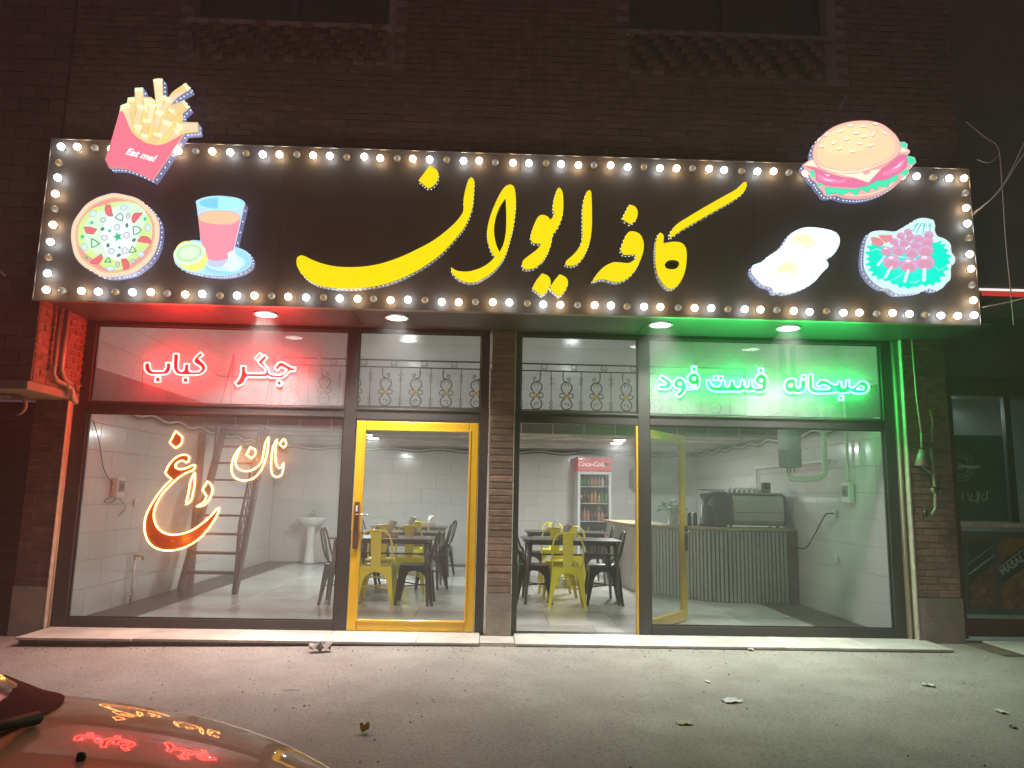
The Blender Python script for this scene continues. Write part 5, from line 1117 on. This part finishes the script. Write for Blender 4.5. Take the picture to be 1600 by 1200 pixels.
# poster word
for sh_ in ([(118, 565), (112, 560), (110, 600), (118, 605)], [(160, 570), (155, 600), (180, 610), (192, 590), (188, 560)], [(200, 555), (195, 610), (185, 625)], [(242, 555), (240, 600), (215, 605), (215, 580), (225, 570)], [(140, 560), (145, 600), (158, 612)]):
    P = smooth([(1470 + x / 3.33, 600 + y / 3.33) for x, y in sh_], 3, False, 60); MB().tube([onY(p.x, p.y, .008) for p in P], .008, 5).build('poster_word', gy_, ns)
bag1 = mat('snack_bag', (.34, .15, .07), .4, var=.5, scale=14); bag2 = mat('snack_bag_two', (.55, .25, .08), .4, var=.5, scale=12)
pbk = mat('poster_backing', (.10, .12, .13), .6, var=.2)
MB().box(5.15, 5.98, .017, .020, .34, 1.22).build('poster', pbk, ns)
def bagshape(x0, x1, z0, z1):
    o = []
    for k in range(9): o.append(Vector((x0 + (x1 - x0) * k / 8, .010, z0 + (.012 if k % 2 else 0))))
    for k in range(1, 8): o.append(Vector((x1 - .018 * math.sin(math.pi * k / 8), .010, z0 + (z1 - z0) * k / 8)))
    for k in range(9): o.append(Vector((x1 - (x1 - x0) * k / 8, .010, z1 + (.012 if k % 2 else 0))))
    for k in range(1, 8): o.append(Vector((x0 + .018 * math.sin(math.pi * k / 8), .010, z1 - (z1 - z0) * k / 8)))
    return o
dkp = mat('snack_dark_print', (.03, .05, .03), .5)
for x0, x1, m_ in ((5.20, 5.52, bag1), (5.55, 5.92, bag2)):
    MB().prism([bagshape(x0, x1, .40, 1.15)], (0, .006, 0)).build('snack_bag_print', m_, ns)
    MB().sheet([[Vector((x0 + .02, .0085, .66)), Vector((x1 - .02, .0085, .88)), Vector((x1 - .02, .0085, 1.12 if m_ is bag1 else 1.10)), Vector((x0 + .02, .0085, 1.12 if m_ is bag1 else .88))]]).build('snack_band_print', dkp, ns)
    rn = random.Random(int(x0 * 100))
    for k in range(9):
        cx_, cz_, r_ = rn.uniform(x0 + .07, x1 - .07), rn.uniform(.46, .66), rn.uniform(.025, .045)
        MB().prism([[Vector((cx_ + r_ * math.cos(a * .7) * (1 + .2 * (a % 2)), .0075 - k * .0004, cz_ + r_ * .8 * math.sin(a * .7))) for a in range(9)]], (0, .001, 0)).build('snack_print', bag2 if k % 2 else bag1, ns)
lettering('lettering', 'MASALA', .105, gy_, ns, (5.735, .006, .885), (R(90), R(-32), 0), bold=.004); 
al = bpy.data.lights.new('shop_lamp', 'AREA'); al.size = .3; al.energy = 14; al.color = (.8, 1, .9); ao = bpy.data.objects.new('lamp', al); COL.objects.link(ao); ao.parent = ns; ao.location = (5.6, .7, 2.62)
ln = MB().tube([(5.21, .008, .76), (5.50, .008, .96)], .012, 4).tube([(5.21, .008, .86), (5.50, .008, 1.06)], .006, 4).tube([(5.56, .006, .84), (5.88, .006, 1.06)], .006, 4).build('poster_stripe', gy_, ns)
MB().box(5.04, 18, .3, 3, -.02, .02).box(5.04, 18, 2.9, 3, .02, 3.4).build('interior', mat('dim_interior', (.35, .42, .36), .8, var=.2, scale=2), ns)
le_ = MB().lathe([(.0001, -.04), (.03, -.03), (.035, 0), (.03, .05), (.0001, .055)], (5.45, .6, 2.62), 12).build('lamp', mat('dim_lamp', (1, 1, 1), .3, emit=(.75, 1, .95), est=60), ns)
tag(bevel(MB().box(5.02, 18, -.75, -.14, -.02, .075).build('neighbour_step', M['step_side']), .008), 'rough stone step in front of the dark shop on the right', 'step', kind='structure')
bevel(MB().box(5.2, 18, -.8, -.16, .078, .10).build('slab', M['step'], bpy.data.objects['neighbour_step']), .004)
aw = thing('red_awning_light', 'red and white lit strip on the wall at the far right', 'light strip')
a_ = onY(1530, 452, -.72); b_ = onY(1680, 456, -.72)
MB().bar(a_, b_, .01, .022).build('white_strip', mat('white_strip', (1, 1, 1), .4, emit=(1, .9, .88), est=1.1), aw)
MB().bar(a_ + Vector((.03, .005, -.04)), b_ + Vector((0, .005, -.05)), .01, .045).build('red_strip', mat('red_strip', (.6, .03, .03), .4, emit=(.8, .04, .03), est=.7), aw)
# hanging wires
cable('hanging_wire', [onY(1510, 190, -1.1), onY(1540, 215, -1.1), onY(1560, 232, -1.15), onY(1566, 290, -1.2), onY(1572, 380, -1.2), onY(1578, 440, -1.2), onY(1584, 508, -1.2)], .006, M['wire'], 'pale wire hanging straight down right of the signboard')
cable('overhead_wire', [onY(1521, 333, YS), onY(1560, 300, -1.3), onY(1600, 240, -1.6), onY(1680, 130, -2.2)], .006, M['wire'], 'upper pale wire running from the signboard corner up to the right')
cable('overhead_wire', [onY(1521, 336, YS), onY(1566, 290, -1.4), onY(1610, 200, -1.9), onY(1660, 60, -2.6)], .004, M['wire'], 'lower thin wire running from the signboard corner up to the right')
cable('looped_wire', [onY(1527, 249, -1.1), onY(1545, 254, -1.1), onY(1560, 243, -1.12), onY(1562, 235, -1.12)], .006, M['wire'], 'short curved wire end right of the signboard')
cable('fixing_wire', [onY(1535, 480, -1.05), onY(1580, 471, -1.3), onY(1640, 455, -1.7)], .004, M['wire'], 'thin wire sloping up to the right below the red lit strip')
cu_ = MB().tube([onY(0, 424, YW - .02), onY(4, 428, YW - .02), onY(8, 431, YW - .02)], .01).build('wall_hook', M['wire']); tag(cu_, 'small pale hook on the block wall at far left', 'hook')

# ------------------------------------------------------------------ litter
def litter(name, x, y, w, h, rgb, label, fold=.02, rz=None, cat='litter'):
    z_ = 0
    for _ in range(6): p = onZ(x, y, z_); z_ = gz(p.x, p.y)
    n = 4; rnd = random.Random(x + y); vs = []; fs = []
    for j in range(n + 1):
        for i in range(n + 1):
            u, v = (i / n - .5), (j / n - .5)
            vs.append((u * w * (1 + rnd.uniform(-.08, .08)), v * h * (1 + rnd.uniform(-.08, .08)), fold * (abs(math.sin(u * 5 + v * 3)) + rnd.uniform(0, .5)) + .002))
    zm = min(v[2] for v in vs); vs = [(v[0], v[1], v[2] - zm) for v in vs]
    for j in range(n):
        for i in range(n): a = j * (n + 1) + i; fs.append((a, a + 1, a + n + 2, a + n + 1))
    o = MB().add(vs, fs).build(name, mat(name + '_mat', rgb, .7), None, (p.x, p.y, gz(p.x, p.y) + .004)); o.rotation_euler.z = rnd.uniform(0, 3) if rz is None else rz
    so_ = o.modifiers.new('thickness', 'SOLIDIFY'); so_.thickness = .0015
    return tag(o, label, cat)
litter('crumpled_wrapper', 500, 1019, .20, .10, (.45, .42, .38), 'crumpled silvery wrapper below the left bay near the step', .07, .2)
litter('paper_scrap', 1143, 1096, .13, .10, (.62, .64, .63), 'largest white paper scrap on the street right of centre', .012, .2)
litter('cardboard_scrap', 1069, 1131, .10, .08, (.42, .37, .27), 'tan cardboard scrap on the street nearer the camera than the white scrap', .01, .1)
litter('paper_scrap', 1451, 1072, .09, .06, (.6, .6, .57), 'small white paper scrap near the right pillar', .012)
litter('paper_scrap', 1564, 1113, .09, .05, (.6, .58, .52), 'small pale paper scrap at the right edge of the street', .01)
litter('leaf_scrap', 1172, 1016, .10, .05, (.5, .42, .33), 'pale scrap by the step below the green window', .02)
litter('yellow_wrapper', 569, 1146, .05, .045, (.5, .38, .05), 'small yellow and black wrapper on the street near the car', .05, .8)
litter('paper_scrap', 1106, 1066, .07, .03, (.55, .54, .5), 'thin white scrap behind the largest paper scrap', .006)
litter('twig', 455, 1079, .12, .012, (.5, .48, .45), 'thin pale twig on the street left of centre', .004, .05)
litter('paper_scrap', 1583, 1137, .06, .035, (.12, .12, .12), 'small dark scrap at the lower right edge of the street', .01)
# scattered grit (nobody could count it)
gr_ = MB(); rnd = random.Random(5)
for k in range(900):
    x = rnd.uniform(-6, 6.5); y = rnd.uniform(-6.0, -.65) if k % 3 else rnd.uniform(-.85, -.62); s_ = rnd.uniform(.003, .010) * (1.3 if k % 40 == 0 else 1); z = gz(x, y)
    gr_.add([(x - s_, y, z), (x, y - s_ * .8, z), (x + s_, y, z), (x, y + s_, z), (x + rnd.uniform(-.3, .3) * s_, y, z + s_ * .9)], [(0, 1, 4), (1, 2, 4), (2, 3, 4), (3, 0, 4)])
tag(gr_.build('grit', mat('grit', (.10, .085, .07), .9, var=.4)), 'loose grit and dust specks scattered over the street', 'grit', kind='stuff')

# ------------------------------------------------------------------ car in the left foreground
car = thing('parked_car', 'light coloured car parked in the lower left foreground reflecting the neon', 'car', (0, 0, 0))
paint = mat('neon_cast_paint', (.85, .46, .27), .6, var=.03, coat=.8, coatr=.025, spec=.15)  # orange cast of the neon put into the colour of a pale car
YF, YN_ = -5.64, -7.28                # far and near side of the car
def edge_far(x):                      # far edge of the bonnet seen from above
    T = [(-1.5, -5.62), (-1.269, -5.643), (-1.036, -5.696), (-.848, -5.748), (-.735, -5.785), (-.617, -5.848), (-.511, -5.915), (-.389, -6.012), (-.293, -6.102), (-.219, -6.194), (-.15, -6.33), (-.10, -6.46)]
    for (a, p), (b, q) in zip(T, T[1:]):
        if x <= b: return p + (q - p) * max(0, (x - a) / (b - a))
    return T[-1][1]
def hood_z(x): return .93 - .13 * ((x + 1.35) / 1.45) ** 1.7
nx, ny = 26, 26; vs = []; yc = (YF + YN_) / 2
for i in range(nx + 1):
    x = -1.32 + 1.22 * i / nx; ef = edge_far(x); hw = ef - yc
    for j in range(ny + 1):
        v = -1 + 2 * j / ny; y = yc + v * hw; z = hood_z(x) + .045 * (1 - v * v) - .05 * abs(v) ** 7 - (.10 * (i / nx) ** 9)
        vs.append((x, y, z))
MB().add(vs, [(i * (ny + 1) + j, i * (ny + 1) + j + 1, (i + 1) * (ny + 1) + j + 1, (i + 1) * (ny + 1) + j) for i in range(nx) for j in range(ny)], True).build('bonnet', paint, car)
# lower body: rings of a plan outline from sill to belt
def outline(grow, zt, zf):
    pts = []
    for i in range(25): x = -1.32 + 1.22 * i / 24; pts.append((x, edge_far(x) + grow))
    n = len(pts); far = pts; near = [(x, 2 * yc - y) for x, y in reversed(pts)]
    front = [(-.075 + grow, edge_far(.10) - .12), (-.06 + grow, yc), (-.075 + grow, 2 * yc - edge_far(.10) + .12)]
    rear = [(-4.1 - grow, YN_ + .12), (-4.16 - grow, yc), (-4.1 - grow, YF - .12)]
    return far + front + near + [(-2.6, YN_ - grow), (-3.9, YN_ - grow)] + rear + [(-3.9, YF + grow), (-2.6, YF + grow)]
lv = [(-.06, .22), (.02, .30), (.05, .55), (.035, .74), (.005, None)]
rings = []
for gw, z in lv:
    o = outline(gw, 0, 0); rings.append([(x, y, (z if z else (hood_z(max(x, -1.32)) - .052 - (.10 * max(0, (x + 1.32) / 1.42) ** 9) if x > -1.32 else .90))) for x, y in o])
mb = MB(); n = len(rings[0]); vs = [p for r_ in rings for p in r_]
mb.add(vs, [(a * n + i, a * n + (i + 1) % n, (a + 1) * n + (i + 1) % n, (a + 1) * n + i) for a in range(len(rings) - 1) for i in range(n)], True)
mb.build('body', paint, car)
# cabin: windscreen, roof, side glass
cg = mat('car_glass', (.012, .010, .010), .04, coat=.6)
cowl = mat('black_cowl', (.014, .010, .009), .65, spec=.15)
fx, fy = -1.30, YF - .10
xs_far, xs_near = (-1.30, YF - .13), (-1.30, YN_ + .13)
ws = []
for i in range(9):
    v = -1 + 2 * i / 8; bx = -1.30 + .16 * (1 - v * v); ws.append(((bx, yc + v * .68, .945 + .035 * (1 - v * v)), (-2.05 + .08 * (1 - v * v), yc + v * .56, 1.38 + .03 * (1 - v * v))))
MB().add([p for a in ws for p in a], [(2 * i, 2 * i + 2, 2 * i + 3, 2 * i + 1) for i in range(8)], True).build('windscreen', cg, car)
# black surround of the windscreen foot with a rounded corner
cv = []
for k in range(25):
    v = -1 + 2 * k / 24; r_ = (1 - abs(v) ** 5) ; xf = -1.33 + .26 * r_ + .03 * (1 - v * v); cv.append(Vector((xf, yc + v * .765, hood_z(xf) + .045 * (1 - v * v) + .006 - .03 * abs(v) ** 7)))
bk_ = [Vector((-1.40, yc + v * .765, .955 + .03 * (1 - v * v))) for v in [-1 + 2 * k / 24 for k in range(25)]]
MB().add(cv + bk_, [(k, k + 1, 26 + k, 25 + k) for k in range(24)], True).build('cowl', cowl, car)
MB().prism([[Vector((-1.38, YF - .03, .90)), Vector((-2.1, YF - .17, 1.40)), Vector((-3.3, YF - .17, 1.38)), Vector((-3.9, YF - .06, .92))]], (0, -.02, 0)).build('side_window', cg, car)
MB().prism([[Vector((-1.38, YN_ + .03, .90)), Vector((-2.1, YN_ + .17, 1.40)), Vector((-3.3, YN_ + .17, 1.38)), Vector((-3.9, YN_ + .06, .92))]], (0, .02, 0)).build('side_window', cg, car)
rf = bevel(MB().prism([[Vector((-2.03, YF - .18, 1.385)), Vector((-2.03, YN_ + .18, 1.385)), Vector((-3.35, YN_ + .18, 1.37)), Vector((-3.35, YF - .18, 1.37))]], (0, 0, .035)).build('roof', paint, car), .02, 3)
for s_ in (1, -1):
    y_ = yc + s_ * .735; y2 = yc + s_ * .60
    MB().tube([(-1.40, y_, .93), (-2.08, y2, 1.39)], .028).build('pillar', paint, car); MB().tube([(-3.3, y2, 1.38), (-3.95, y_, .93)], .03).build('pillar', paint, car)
MB().prism([[Vector((-3.36, YF - .19, 1.36)), Vector((-3.36, YN_ + .19, 1.36)), Vector((-4.0, YN_ + .1, .93)), Vector((-4.0, YF - .1, .93))]], (.01, 0, -.01)).build('rear_window', cg, car)
wa = onZ(0, 1146, .985); wb = onZ(57, 1122, .975)
wip = MB().tube([wa + (wa - wb) * 3.0 + Vector((0, 0, .05)), wa + Vector((0, 0, .015)), wb], [.008, .011, .016], 8).build('wiper_arm', cowl, car)
nz_ = onZ(129, 1160, .985); nzo = MB().lathe([(.008, -.035), (.010, -.028), (.008, -.020), (.0001, -.018)], (nz_.x, nz_.y, nz_.z), 10).build('washer_nozzle', M['black'], car)
for x, y in ((-.78, YF - .14), (-.78, YN_ + .14), (-3.35, YF - .08), (-3.35, YN_ + .08)):
    w = MB().lathe([(.20, -.09), (.29, -.09), (.305, -.06), (.305, .06), (.29, .09), (.20, .09)], (x, y, .30), 24, 'y').build('wheel', M['black'], car)
    MB().lathe([(.0001, -.075), (.06, -.08), (.19, -.07), (.2, -.09)], (x, y, .30), 20, 'y').lathe([(.0001, .075), (.06, .08), (.19, .07), (.2, .09)], (x, y, .30), 20, 'y').build('rim', M['steelb'], w)
for s_ in (1, -1):
    hl = MB().lathe([(.0001, .05), (.06, .045), (.095, .02), (.10, 0)], (-.10, yc + s_ * .42, .60), 16, 'x').build('headlight', M['chrome'], car)
MB().box(-.10, .01, yc - .28, yc + .28, .40, .50).build('number_plate', M['white_p'], car)

# ------------------------------------------------------------------ haze volume added to spread a lens-like glow
hm = bpy.data.materials.new('added_glow_haze'); hm.use_nodes = True; nt = hm.node_tree; nt.nodes.clear()
vo = nt.nodes.new('ShaderNodeVolumePrincipled'); vo.inputs['Color'].default_value = (.95, .93, .92, 1); vo.inputs['Density'].default_value = HAZE; vo.inputs['Anisotropy'].default_value = .3
oo_ = nt.nodes.new('ShaderNodeOutputMaterial'); nt.links.new(vo.outputs[0], oo_.inputs['Volume'])
tag(MB().box(-62, 62, -62, 62, -1.0, 9.0).build('haze', hm), 'thin haze volume added over the street and cafe for a lens-like glow', 'haze', kind='stuff')
